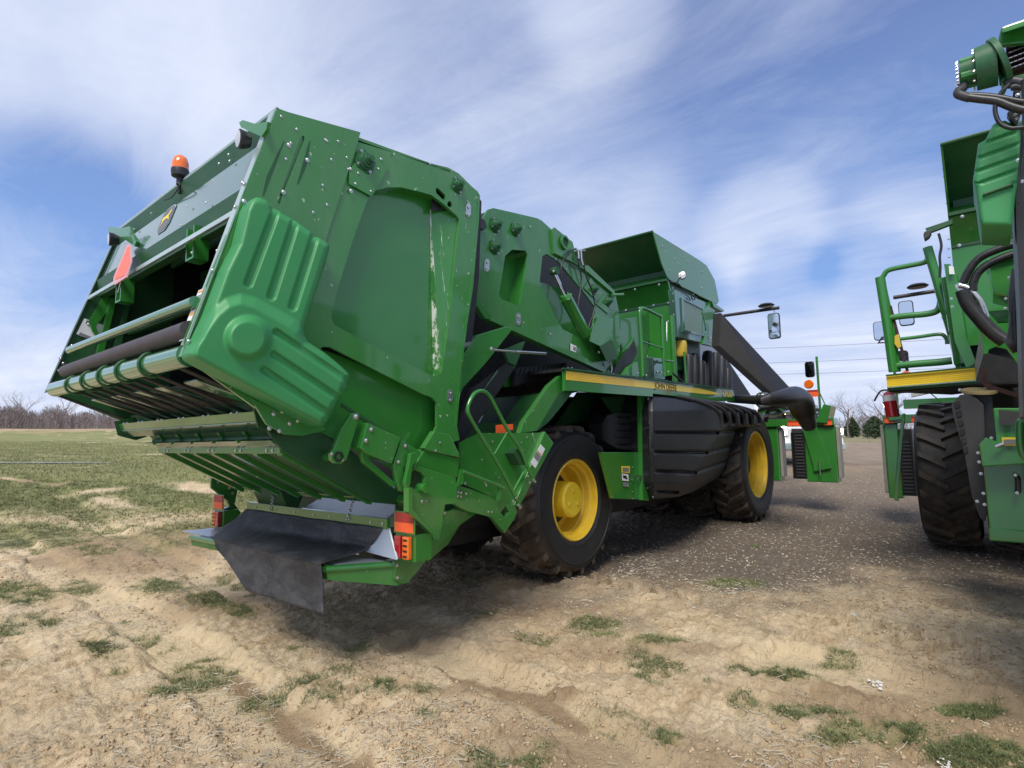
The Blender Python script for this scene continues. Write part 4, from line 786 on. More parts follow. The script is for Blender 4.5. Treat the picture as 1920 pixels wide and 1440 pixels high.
plate('control_bracket','1206,676 1222,668 1226,710 1206,705',3.3,.05,'green',R); bolts(R,'1233,697 1214,668 1240,698',r=.014,Y=3.19)
plate('rear_wall_panel','1212,585 1262,590 1262,640 1215,640',3.9,.03,'green',R); plate('deck_wall','1160,600 1215,590 1215,705 1185,702 1160,680',3.75,.03,'green',R)
plate('dark_cover','1152,690 1190,640 1195,660 1175,705 1150,700',3.25,.02,'black_plastic',R)
plate('round_cover','1168,706 1180,688 1196,678 1199,706',3.2,.06,'green',R,bev=.006)
pipe('deck_hose',ats('1262,700 1275,712 1290,722 1300,726',Y=3.15),.014,'hose',R); pipe('deck_hose',ats('1202,720 1212,706 1222,690 1232,676',Y=3.18),.010,'hose',R)
bolts(R,'1196,700 1212,704 1245,700 1253,697 1250,715 1257,718',r=.016,Y=3.12)
# ---- cotton ducts, elbow
def quadduct(name,a0,a1,b0,b1,Y0,Y1,w_,mat='duct_black'):   # a0,a1 top end edge pixels, b0,b1 bottom end
    A_=[at(*a0,Y=Y0),at(*a1,Y=Y0)]; B_=[at(*b0,Y=Y1),at(*b1,Y=Y1)]
    g=G().hexa([A_[0],A_[1],A_[1]+V((0,w_,0)),A_[0]+V((0,w_,0))],[B_[0],B_[1],B_[1]+V((0,w_,0)),B_[0]+V((0,w_,0))]); return g.out(name,mat,R,bev=.012)
quadduct('cotton_duct',(1352,586),(1349,648),(1487,733),(1456,744),3.1,2.35,.13)
quadduct('cotton_duct',(1342,640),(1340,690),(1412,747),(1382,748),4.0,3.6,.2)
YE=2.15
EP=[(1368,748,3.4,7),(1395,749,2.9,8),(1420,750,2.5,9),(1434,750,2.3,10),(1455,748,2.2,14),(1475,746,2.15,18),(1490,745,2.15,21),(1500,754,2.15,23.5),(1506,769,2.15,21.5),(1511,783,2.15,16.5),(1517,798,2.15,13)]
ec_=cr([at(x,y,Y=q) for x,y,q,_ in EP],3); er_=[]
for i,p in enumerate(ec_):
    t=i/3; a0=EP[min(int(t),10)][3]; a1=EP[min(int(t)+1,10)][3]; rpx=a0+(a1-a0)*(t-int(t)); dep=-(p.x*mx.z+p.y*my.z+(p.z-HM)*mz.z); er_.append(rpx*dep/F)
el=G().tube(ec_,er_,20)
elo=el.out('elbow_duct','hose',R,smooth=True); elo.name='elbow_duct'
for x in (1428,1433): 
    c=at(x,750,Y=2.4); G().lathe([(.100,-.012),(.112,-.012),(.112,.012),(.100,.012)],c,(.75,-.3,0),20,closed=True).out('hose_clamp','zinc',elo,smooth=True)
for x,y in ((1360,690),(1372,715)): pass
# engine-deck clutter above header
rng=random.Random(3)
g=G()
for k in range(16):
    p=at(1400+rng.random()*160,768+rng.random()*16,Y=2.9+rng.random()*1.5); s_=.05+rng.random()*.12; g.box((p.x-s_,p.y-s_,p.z-s_*.6),(p.x+s_*2,p.y+s_*2,p.z+s_*.5))
g.out('header_hydraulics','black_plastic',R,bev=.01)
for s_ in ('1424,770 1450,762 1475,766 1500,780','1430,780 1460,776 1480,772 1500,786','1520,770 1535,768 1550,775','1436,790 1440,772 1455,768 1470,780'): pipe('header_hose',ats(s_,Y=2.4),.03,'zinc' if s_[0:4]=='1430' else 'hose',R)
# ---- wheels
def wheel(name,c,Rt,wd,rr,par,side=-1,matt='tyre',nl=20,hub='drum',lugh=.05):
    """wheel on the Y axis; c = centre of the outer rim plane; body lies on the +side away from the outer face"""
    s=-side; W_=wd; prof=[]
    # tyre section, h from the outer face inwards
    pts=[(rr*1.0,.02),(rr*1.03,0.0),(rr+.12*(Rt-rr),-.015),(rr+.14*(Rt-rr),-.024),(rr+.17*(Rt-rr),-.022),(rr+.35*(Rt-rr),-.045),(rr+.60*(Rt-rr),-.044),(rr+.61*(Rt-rr),-.050),(rr+.65*(Rt-rr),-.049),(rr+.66*(Rt-rr),-.042),(rr+.72*(Rt-rr),-.040),(Rt*.925,.0),(Rt*.945,.05),(Rt*.95,W_*.5),(Rt*.945,W_-.05),(Rt*.925,W_),(rr+.6*(Rt-rr),W_+.04),(rr*1.03,W_),(rr,W_-.02)]
    g=G().lathe([(r_,h_) for r_,h_ in pts],c,(0,s,0),72,closed=True)
    c=V(c)
    def cp(r_,a_,h_): return c+V((math.cos(a_)*r_,s*h_,math.sin(a_)*r_))
    for k in range(nl):
        for sd in (0,1):
            a0=2*math.pi*(k+.5*sd)/nl; da=.30*2*math.pi/nl; sw=1.15*2*math.pi/nl*.62
            st=[]
            for t in (0.,.33,.66,.9,1.0,1.06):
                hh=W_*.54*(1-t)-.0 if t<=1 else -.012; hh=max(hh,-.03)
                a_=a0-sw*t*.9; rt=Rt*1.003 if t<.95 else (Rt*.995 if t<1.01 else Rt*.94); rb=Rt*.91
                if sd: hh=W_-hh
                st.append([cp(rb,a_-da*.62,hh),cp(rt,a_-da*.42,hh),cp(rt,a_+da*.42,hh),cp(rb,a_+da*.62,hh)])
            v=[p for q in st for p in q]; f=[(4*i+j,4*i+(j+1)%4,4*i+4+(j+1)%4,4*i+4+j) for i in range(len(st)-1) for j in range(4)]+[(0,1,2,3),(4*len(st)-4,4*len(st)-3,4*len(st)-2,4*len(st)-1)]
            g.add(v,f)
    q=par
    while q.parent is not None: q=q.parent
    ty=g.out('tyre',matt,None,smooth=True,sharp=35,local=None)
    # build a wheel part: rim is the parent mesh, tyre its child
    dp=.30 if hub=='drum' else .30
    rimp=[(rr*1.03,.02),(rr*1.04,.0),(rr*1.01,-.012),(rr*.97,.0),(rr*.955,.05),(rr*.90,.07),(rr*.885,.13),(rr*.85,.15),(rr*.83,dp),(rr*.55,dp+.02),(0,dp+.03)]
    cc=c-BASE[q.name]
    rm=G().lathe(rimp,V((0,0,0)),(0,s,0),64).out('rim','yellow_deep' if hub!='none' else 'yellow_deep',None,smooth=True,sharp=30); rm.parent=par; rm.location=cc; rm.name=name
    for v in ty.data.vertices: v.co-=c
    ty.parent=rm
    if hub=='drum':
        h_=G().lathe([(rr*.47,dp+.03),(rr*.46,.12),(rr*.45,.05),(rr*.40,.03),(0,.028)],V((0,0,0)),(0,s,0),32)
        ho=h_.out('hub','yellow',None,smooth=True,sharp=30); ho.parent=rm
        ho.location=V((0,0,0)); g=G()
        for a_ in (math.pi/2,math.pi*7/6,-math.pi/6): g.lathe([(.0,.02),(.022,.02),(.03,.0275)],V((math.cos(a_)*rr*.22,0,math.sin(a_)*rr*.22)),(0,s,0),12)
        o=g.out('hub_plug','yellow_deep',None,smooth=True); o.parent=rm
        g=G()
        for k in range(16): a_=2*math.pi*k/16; g.lathe([(0,dp-.035),(.013,dp-.03),(.014,dp+.02)],V((math.cos(a_)*rr*.55,0,math.sin(a_)*rr*.55)),(0,s,0),8)
        o=g.out('wheel_nut','green_cast',None,smooth=True); o.parent=rm
        o=G().lathe([(rr*.50,dp-.012),(rr*.66,dp-.008),(rr*.66,dp+.02)],V((0,0,0)),(0,s,0),48).out('hub_ring','black_plastic',None,smooth=True); o.parent=rm
    return rm
hc=at(1080,937,Y=3.44); wheel('rear_wheel',(hc.x,3.44,hc.z),.80,.50,.42,R)
wheel('rear_wheel',(hc.x,5.55,hc.z),.80,.50,.42,R,side=1)
fc=at(1420,871,Y=3.12); wheel('front_wheel',(fc.x,3.12,fc.z),.97,.52,.56,R,matt='tyre_big',nl=23,hub='plain'); wheel('front_wheel',(fc.x,3.74,fc.z),.97,.5,.56,R,matt='tyre_big',nl=23,hub='plain')
wheel('front_wheel',(fc.x,5.66,fc.z),.97,.52,.56,R,side=1,matt='tyre_big',nl=23,hub='plain'); wheel('front_wheel',(fc.x,5.04,fc.z),.97,.5,.56,R,side=1,matt='tyre_big',nl=23,hub='plain')
G().tube([V((hc.x,3.5,hc.z)),V((hc.x,5.5,hc.z))],.12,12).tube([V((fc.x,3.3,fc.z)),V((fc.x,5.5,fc.z))],.2,12).out('axle','black',R)
# ---- front row units and header frame (built twice, one for each machine)
def header(par,dx,sides,Yout,dirY,zb=.62,uw=.52,pitch=.98):
    """outer end at Yout, row units step inwards along dirY"""
    X0=11.75+dx; zt=1.66
    G().box((X0-.05,min(Yout,Yout+dirY*4.75),1.66),(X0+.30,max(Yout,Yout+dirY*4.75),1.80)).out('header_beam','green',par,bev=.01)
    for k in range(5):
        y0=Yout+dirY*pitch*k; y1=y0+dirY*uw
        u=G().box((X0,min(y0,y1),zb),(X0+.32,max(y0,y1),zt)).out('row_unit','green',par,bev=.02)
        o=Yout+dirY*pitch*k-dirY*.004
        G().box((X0+.03,min(o,o-dirY*.05),zb+.08),(X0+.28,max(o,o-dirY*.05),zt-.02)).out('unit_side_cover','duct_pale',u,bev=.01)
        ya=y1; yb=y1+dirY*.18
        G().box((X0-.01,min(ya,yb),zb+.05),(X0+.3,max(ya,yb),zt-.1)).out('picking_drum','black',u)
        g=G()
        for j in range(15): g.box((X0-.03,min(ya,yb)+.02,zb+.10+j*.058),(X0+.0,max(ya,yb)-.02,zb+.125+j*.058))
        g.out('drum_bars','duct',u); G().box((X0-.15,min(yb,yb+dirY*.02),zb+.06),(X0+.2,max(yb,yb+dirY*.02),zt-.12)).out('unit_flap','black_plastic',u)
    yo=Yout+dirY*.05; yi=Yout+dirY*.75
    for a_,b_ in ((.03,.16),(.40,.78)):
        y0=Yout+dirY*a_; y1=Yout+dirY*b_; rf=G().box((X0-.07,min(y0,y1),1.665),(X0-.05,max(y0,y1),1.73)).out('red_reflector','orange_reflector',par); G().box((X0-.07,min(y0,y1),1.73),(X0-.05,max(y0,y1),1.765)).out('reflector_upper','red_reflector',par)
    # mirror post with lamp and marker board
    yp=Yout+dirY*.22
    post=G().tube([V((X0,yp,1.8)),V((X0,yp,2.95))],.022,10).out('mirror_post','green',par,smooth=True)
    mc=V((X0-.02,yp+dirY*.13,2.72)); mirror(mc,.16,.30,post,'side_mirror')
    G().box((X0-.02,min(yp,yp+dirY*.42),2.20),(X0,max(yp,yp+dirY*.42),2.29)).out('marker_board','orange_reflector',post); G().box((X0-.02,min(yp,yp+dirY*.42),2.29),(X0,max(yp,yp+dirY*.42),2.33)).out('marker_board_top','red_reflector',post)
    G().lathe([(0,-.03),(.07,-.03),(.085,0),(.07,.03),(0,.03)],V((X0-.02,yp+dirY*.16,2.44)),(1,0,0),16).out('marker_lamp','orange_lens',post,smooth=True)
    G().tube([V((X0,yp+dirY*.40,2.2)),V((X0,yp+dirY*.62,1.95))],.010,6).tube([V((X0,yp,2.3)),V((X0,yp-dirY*.12,1.95))],.010,6).out('marker_brace','green',post)
    G().poly([V((X0-.1,Yout+dirY*.02,2.02)),V((X0-.1,Yout+dirY*.14,2.05)),V((X0-.1,Yout+dirY*.30,1.72)),V((X0-.1,Yout+dirY*.1,1.70))],(.5,0,0)).out('lift_arm_front','green',par,bev=.01)
    G().box((X0+.05,min(Yout+dirY*.3,Yout+dirY*1.3),1.90),(X0+.25,max(Yout+dirY*.3,Yout+dirY*1.3),2.05)).out('upper_beam','green',par)
def mirror(c,w_,h_,par,name,tilt=(0,0)):
    c=V(c); pts=[]
    for (sx_,sy_) in ((-1,-1),(1,-1),(1,1),(-1,1)):
        for k in range(5):
            a_=math.atan2(sy_,sx_)-math.pi/4+k*math.pi/8; pts.append((sx_*(w_/2-.04)+.04*math.cos(a_),sy_*(h_/2-.05)+.05*math.sin(a_)))
    f=[c+V((0,p,q)) for p,q in pts]
    s_=G().poly(f,(.05,0,0)).out(name,'black_plastic',par,bev=.008); G().poly([c+V((-.003,(p-c.y)*.9+0,(q-c.z)*.92)) if False else V((c.x-.004,c.y+(p-c.y)*.88,c.z+(q-c.z)*.93)) for _,p,q in f],(.003,0,0)).out('mirror_glass','mirror_glass',s_)
    return s_
header(R,0,1,2.12,1)
# green suction door in front of the outer unit
G().poly(ats('1503,800 1530,795 1545,840 1558,878 1526,884 1524,870',X=11.70),(.05,0,0)).out('suction_door','green',R,bev=.006)
rod('door_latch',at(1536,864,X=11.66),at(1538,891,X=11.66),.012,'zinc',R)
G().poly(ats('1500,778 1526,775 1531,795 1504,800',X=11.66),(.3,0,0)).out('door_collar','black_plastic',R)
# cab mirror boom
bm_=rod('mirror_boom',at(1357,592,X=10.6),at(1461,577,X=10.6),.030,'duct',R,seg=8); mirror(at(1451,611,X=10.58),.20,.46,bm_,'boom_mirror'); rod('mirror_hanger',at(1450,572,X=10.6),at(1453,592,X=10.6),.010,'zinc',bm_)
dc=at(1437,577,X=10.6); G().lathe([(0,.03),(.10,.02),(.14,-.01),(.12,-.03),(0,-.035)],dc+V((0,0,.05)),(0,0,1),20).out('antenna_disc','black_plastic',bm_,smooth=True)
# left side of the body (seen when stepping aside)
G().box((6.4,5.0,.9),(10.9,5.7,2.0)).out('left_body','green',R,bev=.03)
G().box((10.0,3.9,1.9),(11.3,5.0,3.5)).out('cab','glass_dark',R,bev=.06)
# ================================================================ MACHINE 2 (cut by the right edge of the picture)
M2=root('cotton_picker',(5.0,-1.0,0.),'green cotton picker cut off by the right edge, dark lugged tyre under its ladder platform','cotton picker','green cotton pickers parked side by side')
def xplate(name,S,X,th,mat,par=M2,bev=.0,holes=()): return G().poly(ats(S,X=X),(th,0,0),[ats(h,X=X) for h in holes]).out(name,mat,par,bev=bev)
hoodset(M2,.145,-1.75,dx=-.27)
# side wall strip below the hood and corner post
# lamp arm
ar=G().hexa(ats('1735,428 1786,411 1786,419 1742,436',X=7.25),[p+V((.06,0,0)) for p in ats('1735,428 1786,411 1786,419 1742,436',X=7.25)]).out('lamp_arm','green_dark',M2)
G().hexa(ats('1733,434 1744,430 1746,436 1742,444 1733,450 1731,440',X=7.22),[p+V((.09,0,0)) for p in ats('1733,434 1744,430 1746,436 1742,444 1733,450 1731,440',X=7.22)]).out('work_lamp','duct',ar,bev=.01)
# ladder / railings
XL=7.55
pipe('ladder_rail',ats('1676,697 1664,610 1650,520',X=XL),.050,'green',M2,k=2,seg=14); pipe('ladder_rail',ats('1684,697 1672,610 1656,530 1658,515 1668,506 1700,499 1730,493 1738,488 1740,478 1740,466',X=XL+.03),.028,'green',M2,k=5)
pipe('ladder_post',ats('1739,464 1747,492 1757,525 1772,580 1790,640 1802,690',X=XL-.1),.045,'green',M2,k=2,seg=14); pipe('ladder_post',ats('1780,520 1788,570 1797,630 1806,682',X=XL-.2),.075,'green',M2,k=2,seg=14)
for s_,r_ in (('1668,596 1700,592 1735,589 1755,584 1762,575 1764,565',.035),('1685,636 1720,632 1755,627 1768,628 1775,636 1776,645',.020),('1678,686 1720,682 1760,679 1785,676',.040)): pipe('ladder_bar',ats(s_,X=XL),r_,'green',M2,k=4)
g=G()
for k in range(34):
    p=at(1670+k*.95,575+k*3.6,X=XL+.02); g.box((p.x-.01,p.y-.012,p.z-.010),(p.x+.01,p.y+.016,p.z+.010))
g.out('ladder_chain','chain_brown',M2)
xplate('rail_catch','1677,630 1685,626 1690,650 1684,654 1677,645',XL-.05,.04,'filter_yellow',bev=.006)
# platform with stripe
Z1=2.10
A_=at(1661.5,703,Z=Z1); B_=at(1827.5,687,Z=Z1); Cc=at(1835,625,X=6.6)
u=(B_-A_); hgt=.12
st2=G().hexa([A_,B_,B_+V((.6,0,0)),A_+V((.6,0,0))],[A_-V((0,0,hgt+.05)),B_-V((0,0,hgt+.05)),B_+V((.6,0,-hgt-.05)),A_+V((.6,0,-hgt-.05))]).out('platform','green_dark',M2,bev=.006)
def onst(s0,s1,z0,z1,d,mat,name,th=.003):
    n_=V((-1,0,0)); p0=A_+u*s0+n_*d; p1=A_+u*s1+n_*d
    return G().hexa([p0-V((0,0,z0)),p1-V((0,0,z0)),p1-V((0,0,z0))+n_*th,p0-V((0,0,z0))+n_*th],[p0-V((0,0,z1)),p1-V((0,0,z1)),p1-V((0,0,z1))+n_*th,p0-V((0,0,z1))+n_*th]).out(name,mat,st2)
onst(0,1,.015,.128,.002,'yellow','yellow_stripe')
for k in range(5): onst(.01,.99,.032+k*.019,.034+k*.019,.0052,'decal_orange','stripe_groove',.0015)
onst(0,1,.0,.016,.02,'green_dark','stripe_top_lip',.01); onst(0,1,.130,.142,.01,'silver_edge','stripe_lower_lip',.01)
# pale plate wrapping from the stripe up to the arch
Pw=[B_+V((-.01,0,0)),B_+V((-.01,0,-.13)),at(1844,664,X=6.5),at(1838,623,X=6.45)]
G().poly([Pw[0],Pw[1],Pw[2],Pw[3]],(.02,0,0)).out('wrap_plate','duct_pale',M2)
G().poly([A_+V((.1,0,-.18)),B_+V((.0,0,-.18)),B_+V((.3,-.6,-.18)),A_+V((1.2,-.5,-.18))],(0,0,.02)).out('platform_underside','black',M2)
arch=xplate('wheel_arch','1838,622 1846,622 1920,648 1960,670 1960,730 1920,698 1888,655 1868,650 1855,655 1852,664 1844,664',6.3,.05,'green',bev=.006)
xplate('arch_back','1800,690 1845,660 1960,690 1960,790 1850,800 1810,760',7.7,.05,'black')
xplate('exhaust_pipe','1840,690 1850,690 1851,715 1860,722 1910,738 1906,745 1850,728 1841,720',6.6,.05,'chain_brown')
c=at(1836,731,X=6.6); G().lathe([(.0,.0),(.125,0),(.13,.02),(0,.03)],c,(.25,.1,-1),24).out('round_plate','tape_brown',M2,smooth=True)
bolts(M2,'1800,731 1848,752',r=.014,n=(-1,0,0),X=6.7)
# front wheel outer + inner, left side
wc=at(1778,905,X=9.9); WY=.70
wheel('front_wheel',(9.9,WY,.93),.97,.54,.56,M2,side=1,matt='tyre_big',nl=23,hub='plain'); wheel('front_wheel',(9.9,WY-.68,.93),.97,.5,.56,M2,side=1,matt='tyre_big',nl=23,hub='plain')
wheel('rear_wheel',(5.2,-2.7,.8),.80,.5,.42,M2)
# black mudguard column
xplate('mudguard','1783,760 1800,740 1822,738 1845,760 1852,960 1848,978 1838,972 1822,930 1808,850 1790,790',6.5,.06,'duct',bev=.008)
for k in range(6): xplate('mudguard_slot',f'{1789+k*3.2},{755+k*17} {1799+k*3.0},{752+k*17} {1801+k*3.0},{762+k*17} {1792+k*3.2},{766+k*17}',6.485,.02,'black')
xplate('inner_guard','1822,742 1860,742 1866,820 1862,860 1838,860',6.6,.05,'black_plastic')
bolts(M2,'1834,849 1836,866 1839,888 1844,925 1846,946 1832,940',r=.012,n=(-1,0,0),X=6.1)
# green cabinets
cb=G().box((6.05,-1.2,.66),(7.0,.040,1.40)).out('tool_cabinet','green',M2,bev=.012)
c0=at(1841,875,X=6.03); 
G().hexa(ats('1836,833 1848,820 1870,828 1960,835 1960,868 1842,875',X=5.9),[p+V((.7,0,0)) for p in ats('1836,833 1848,820 1870,828 1960,835 1960,868 1842,875',X=5.9)]).out('cabinet_top','green',M2,bev=.01)
G().box((6.035,-1.2,.60),(6.6,.045,.70)).out('cabinet_sill','green',M2,bev=.01)
pipe('cabinet_handle',ats('1904,891 1908,897 1909,910 1909,920 1907,924',X=6.0),.018,'black_plastic',M2)
bolts(M2,'1859,821 1904,891 1907,924 1890,862',r=.011,n=(-1,0,0),X=5.92)
xplate('grey_decal','1872,768 1912,772 1916,797 1875,797',6.1,.005,'duct'); xplate('upper_cabinet','1862,765 1960,765 1960,835 1868,828',6.15,.2,'green',bev=.01)
xplate('yellow_decal','1878,820 1912,820 1912,836 1880,836',5.87,.004,'decal_yellow'); xplate('decal_print','1882,824 1909,824 1909,833 1883,833',5.862,.004,'decal_grey')
pipe('latch_bar',ats('1867,838 1876,834 1882,832',X=5.85),.014,'zinc',M2,curve=False)
pipe('grab_handle',ats('1925,787 1915,790 1913,800 1914,830 1918,850 1925,860',X=4.5),.022,'green',M2)
G().box((7.9,-2.4,.75),(11.2,-.35,2.0)).out('chassis_body','green_dark',M2,bev=.03); G().box((7.5,-2.35,2.0),(9.2,-.45,3.1)).out('engine_housing','green',M2,bev=.03); G().box((9.6,-1.7,2.0),(11.2,-.5,3.5)).out('cab','glass_dark',M2,bev=.06)
yb_=at(1914,500,X=4.9).y; G().box((3.62,-2.6,.95),(4.5,yb_,3.2)).out('module_chamber','green',M2,bev=.02); G().box((3.60,-2.4,1.2),(3.62,yb_-.12,3.0)).out('chamber_panel','green_plastic',M2,bev=.01); G().box((4.5,-2.2,.9),(7.5,-.9,2.4)).out('feeder_housing','green_dark',M2,bev=.02); G().box((4.3,-2.5,.7),(11,-2.3,.95)).out('chassis_rail','black',M2)
# upper right: module chamber front corner, plastic cover, drive motor
cov=PX('1861,235 1870,228 1885,226 1912,240 1918,300 1906,345 1898,425 1840,424 1836,412 1828,350 1824,340 1834,270 1848,262')
def cH(x,y):
    d=edged(x,y,cov); h_=.03*math.sqrt(max(0,1-(1-min(d/9.,1))**2)); t=(y+(x-1830)*.36)
    if y<345: h_-=.014*sst(.20,.05,abs(((t-262)/24.)%1-.5))
    h_-=.10*sst(340,365,y)*sst(1830,1850,x)*0
    return h_
def relX(name,S,X,hf,Xb,mat,par,step=3.):
    P_=S; D_=[]
    for i in range(len(P_)):
        a=P_[i]; b=P_[(i+1)%len(P_)]; n=max(1,int(math.hypot(b[0]-a[0],b[1]-a[1])/step)); D_+=[(a[0]+(b[0]-a[0])*k/n,a[1]+(b[1]-a[1])*k/n) for k in range(n)]
    nb=len(D_); pts=[V(p) for p in D_]; y=min(p[1] for p in P_)
    while y<max(p[1] for p in P_):
        x=min(p[0] for p in P_)
        while x<max(p[0] for p in P_):
            if inpoly(x,y,P_) and edged(x,y,P_)>step*.45: pts.append(V((x,y)))
            x+=step
        y+=step
    vs,es,fs,_,_,_=delaunay_2d_cdt(pts,[(i,(i+1)%nb) for i in range(nb)],[list(range(nb))],1,1e-5)
    v=[at(p.x,p.y,X=X-hf(p.x,p.y)) for p in vs]; m=len(v); v+=[V((Xb,v[i].y,v[i].z)) for i in range(nb)]
    return G().add(v,list(fs)+[(i,(i+1)%nb,m+(i+1)%nb,m+i) for i in range(nb)]).out(name,mat,par,smooth=True,sharp=50)
cv=relX('plastic_cover',cov,3.4,cH,3.75,'green_plastic',M2)
G().hexa(ats('1843,362 1900,342 1900,346 1843,366',X=3.35)+[],[at(1842,424,X=3.70),at(1898,425,X=3.70),at(1898,425,X=3.74),at(1842,424,X=3.74)]).out('cover_lower_face','green_dark',cv,bev=.004)  # darker green paints in the shade of this downward face
CO=V((3.3,0,0))
def motor():
    a=at(1868,118,X=3.3); b=at(1829,131,X=3.3); e=at(1879,112,X=3.3); h0=at(1797,141,X=3.3)
    g=G().tube([h0+(b-h0)*.05,b],[.062,.066],16).tube([b,a],[.094,.100],28).tube([a,e],[.112,.112],28)
    o=g.out('drive_motor','green_cast',M2,smooth=True,sharp=30); d=(b-h0).normalized(); w_=V((1,0,0)); z_=d.cross(w_)
    for k in range(10): 
        t=2*math.pi*k/10; bolts(o,[h0+w_*math.cos(t)*.055+z_*math.sin(t)*.055],r=.008,n=-d,kind='hex')
    for k in range(12):
        t=2*math.pi*k/12; bolts(o,[b+w_*math.cos(t)*.085+z_*math.sin(t)*.085-d*.004],r=.006,n=-d,kind='hex')
    g=G()
    for k in range(5): t=2*math.pi*k/5; p=h0+w_*math.cos(t)*.055+z_*math.sin(t)*.055; g.tube([p+d*.01,p+d*.07],.018,8)
    g.out('motor_housing','green',o,smooth=True)
    return o
mo=motor()
hd=G().poly(ats('1872,70 1876,55 1884,48 1960,22 1960,75 1880,84 1878,100 1874,120 1882,150 1874,158 1870,100',X=3.32),(.03,0,0)).out('motor_bracket','green',M2,bev=.006)
G().hexa(ats('1876,52 1960,24 1960,36 1880,62',X=3.2),ats('1876,52 1960,24 1960,36 1880,62',X=3.6)).out('motor_guard','green',M2,bev=.006)
G().poly(ats('1876,150 1883,144 1892,150 1884,168 1878,168',X=3.3),(.05,0,0)).out('bracket_lug','green',M2)
G().poly(ats('1886,146 1960,128 1960,150 1890,158',X=3.33),(.05,0,0)).out('lower_bracket','green',M2,bev=.004)
g=G()
for r_ in range(6):
    for k in range(9):
        p=at(1889+k*9+(r_%2)*3,82+r_*10-k*3.4,X=3.42); g.box((p.x-.01,p.y-.011,p.z-.006),(p.x+.02,p.y+.011,p.z+.008))
ch_=g.out('drive_chain','chain_brown',M2,bev=.002); g=G()
for r_ in range(5):
    for k in range(8):
        p=at(1895+k*9,88+r_*10-k*3.4,X=3.40); g.tube([p-V((0,.007,0)),p+V((0,.007,0))],.0035,6)
g.out('chain_pins','zinc',ch_); xplate('sprocket','1888,88 1960,60 1960,128 1888,142',3.46,.03,'chain_brown')
# hydraulic fittings and hoses under the motor
pipe('motor_fitting',ats('1806,158 1805,166 1798,170 1797,176 1806,180 1820,184',X=3.28),.020,'duct',M2,k=3,seg=12)
for s_,r_ in (('1816,183 1840,186 1870,190 1905,203 1960,215',.018),('1818,178 1850,180 1880,184 1910,190 1960,196',.013),('1893,158 1880,170 1868,190 1866,210 1874,230 1890,239 1908,240 1960,232',.009),('1940,380 1930,300 1925,240 1922,150',.014)): pipe('hydraulic_hose',ats(s_,X=3.25),r_,'hose',M2)
for s_,r_ in (('1885,160 1900,152 1930,160 1960,172',.020),('1895,165 1912,163 1960,180',.014)): pipe('hose_bundle',ats(s_,X=3.3),r_,'duct',M2)
xplate('valve_block','1900,165 1912,165 1915,205 1905,235 1898,225 1888,212 1898,200',3.35,.06,'black',bev=.004); xplate('chamber_front_edge','1902,240 1960,230 1960,800 1918,780 1912,560 1905,420',3.55,.4,'black_plastic')
bolts(M2,'1908,178 1906,194 1907,222 1904,215 1909,300 1917,340',r=.008,n=(-1,0,0),X=3.3)
pipe('hose_vertical',ats('1917,255 1914,300 1911,330 1910,380',X=3.3),.006,'hose',M2)
# thick hoses with sleeve
for s_,r_,mt in (('1960,452 1905,458 1870,468 1835,485 1815,510 1806,530',.032,'hose'),('1960,462 1905,475 1860,492 1835,510 1825,530 1824,545',.032,'hose'),('1805,545 1815,570 1835,595 1860,622 1885,640',.055,'hose'),('1798,535 1815,540 1835,560 1845,580 1850,598',.022,'zinc')): pipe('hydraulic_hose',ats(s_,X=6.0),r_,mt,M2)
xplate('hose_bracket','1790,535 1800,528 1812,534 1812,542 1798,546',6.0,.06,'zinc')
pipe('sleeved_hose',ats('1903,395 1906,430 1909,470 1911,505',X=4.6),.018,'tape_brown',M2); pipe('sleeved_hose',ats('1912,395 1916,430 1920,470 1922,505',X=4.6),.022,'duct',M2)
pipe('cable_sleeve',ats('1916,505 1910,560 1912,600 1905,640 1890,650',X=5.0),.055,'duct',M2)
pipe('tank_hose',ats('1960,470 1930,480 1905,560 1905,640',X=4.4),.02,'hose',M2)
xplate('side_bracket','1873,412 1898,410 1898,435 1875,434',5.5,.03,'green'); xplate('decal','1779,498 1788,500 1790,514 1780,514',7.1,.005,'white')
xplate('side_column','1770,495 1782,495 1790,520 1800,600 1830,680 1812,690 1790,640',7.15,.06,'green')
xplate('rear_box','1852,490 1905,485 1905,560 1862,550',6.3,.5,'green',bev=.01); xplate('box_lid','1850,486 1905,474 1906,482 1853,495',6.25,.5,'green_plastic',bev=.01)
xplate('dark_gap','1800,548 1960,548 1960,770 1850,740 1812,640',7.9,.05,'black'); xplate('cross_tube_plate','1852,583 1898,580 1897,604 1870,605',6.8,.05,'green',bev=.01)  # first sheet is black and stands in for the shade in the gap
bolts(M2,'1779,448 1779,466 1780,482 1784,560 1786,575 1886,560 1892,520 1800,562 1885,578',r=.012,n=(-1,0,0),X=6.2)
pipe('lamp_wire',ats('1760,438 1765,460 1762,480 1763,500 1762,520',X=7.1),.012,'hose',M2)
# fire extinguisher (a thing of its own) hanging by the platform
fe=root('fire_extinguisher',tuple(at(1672,782,X=7.9)),'red fire extinguisher with a pale band hanging below the ladder platform of the right-hand picker','fire extinguisher'); 
p=at(1674,782,X=7.9); q=at(1669,752,X=7.9); t_=at(1667,741,X=7.9)
G().tube([p,lerp(p,q,.05),q],[.06,.068,.068],16).out('cylinder','red_paint',fe,smooth=True,sharp=30); G().tube([q,t_],.069,16).out('label_band','white',fe,smooth=True); G().tube([t_,t_+(t_-q)*.4,t_+(t_-q)*.7],[.068,.05,.02],16).out('shoulder','red_paint',fe,smooth=True); pipe('nozzle',[t_+V((0,0,.06)),t_+V((-.02,.08,.05)),t_+V((0,.15,-.06))],.010,'hose',fe)
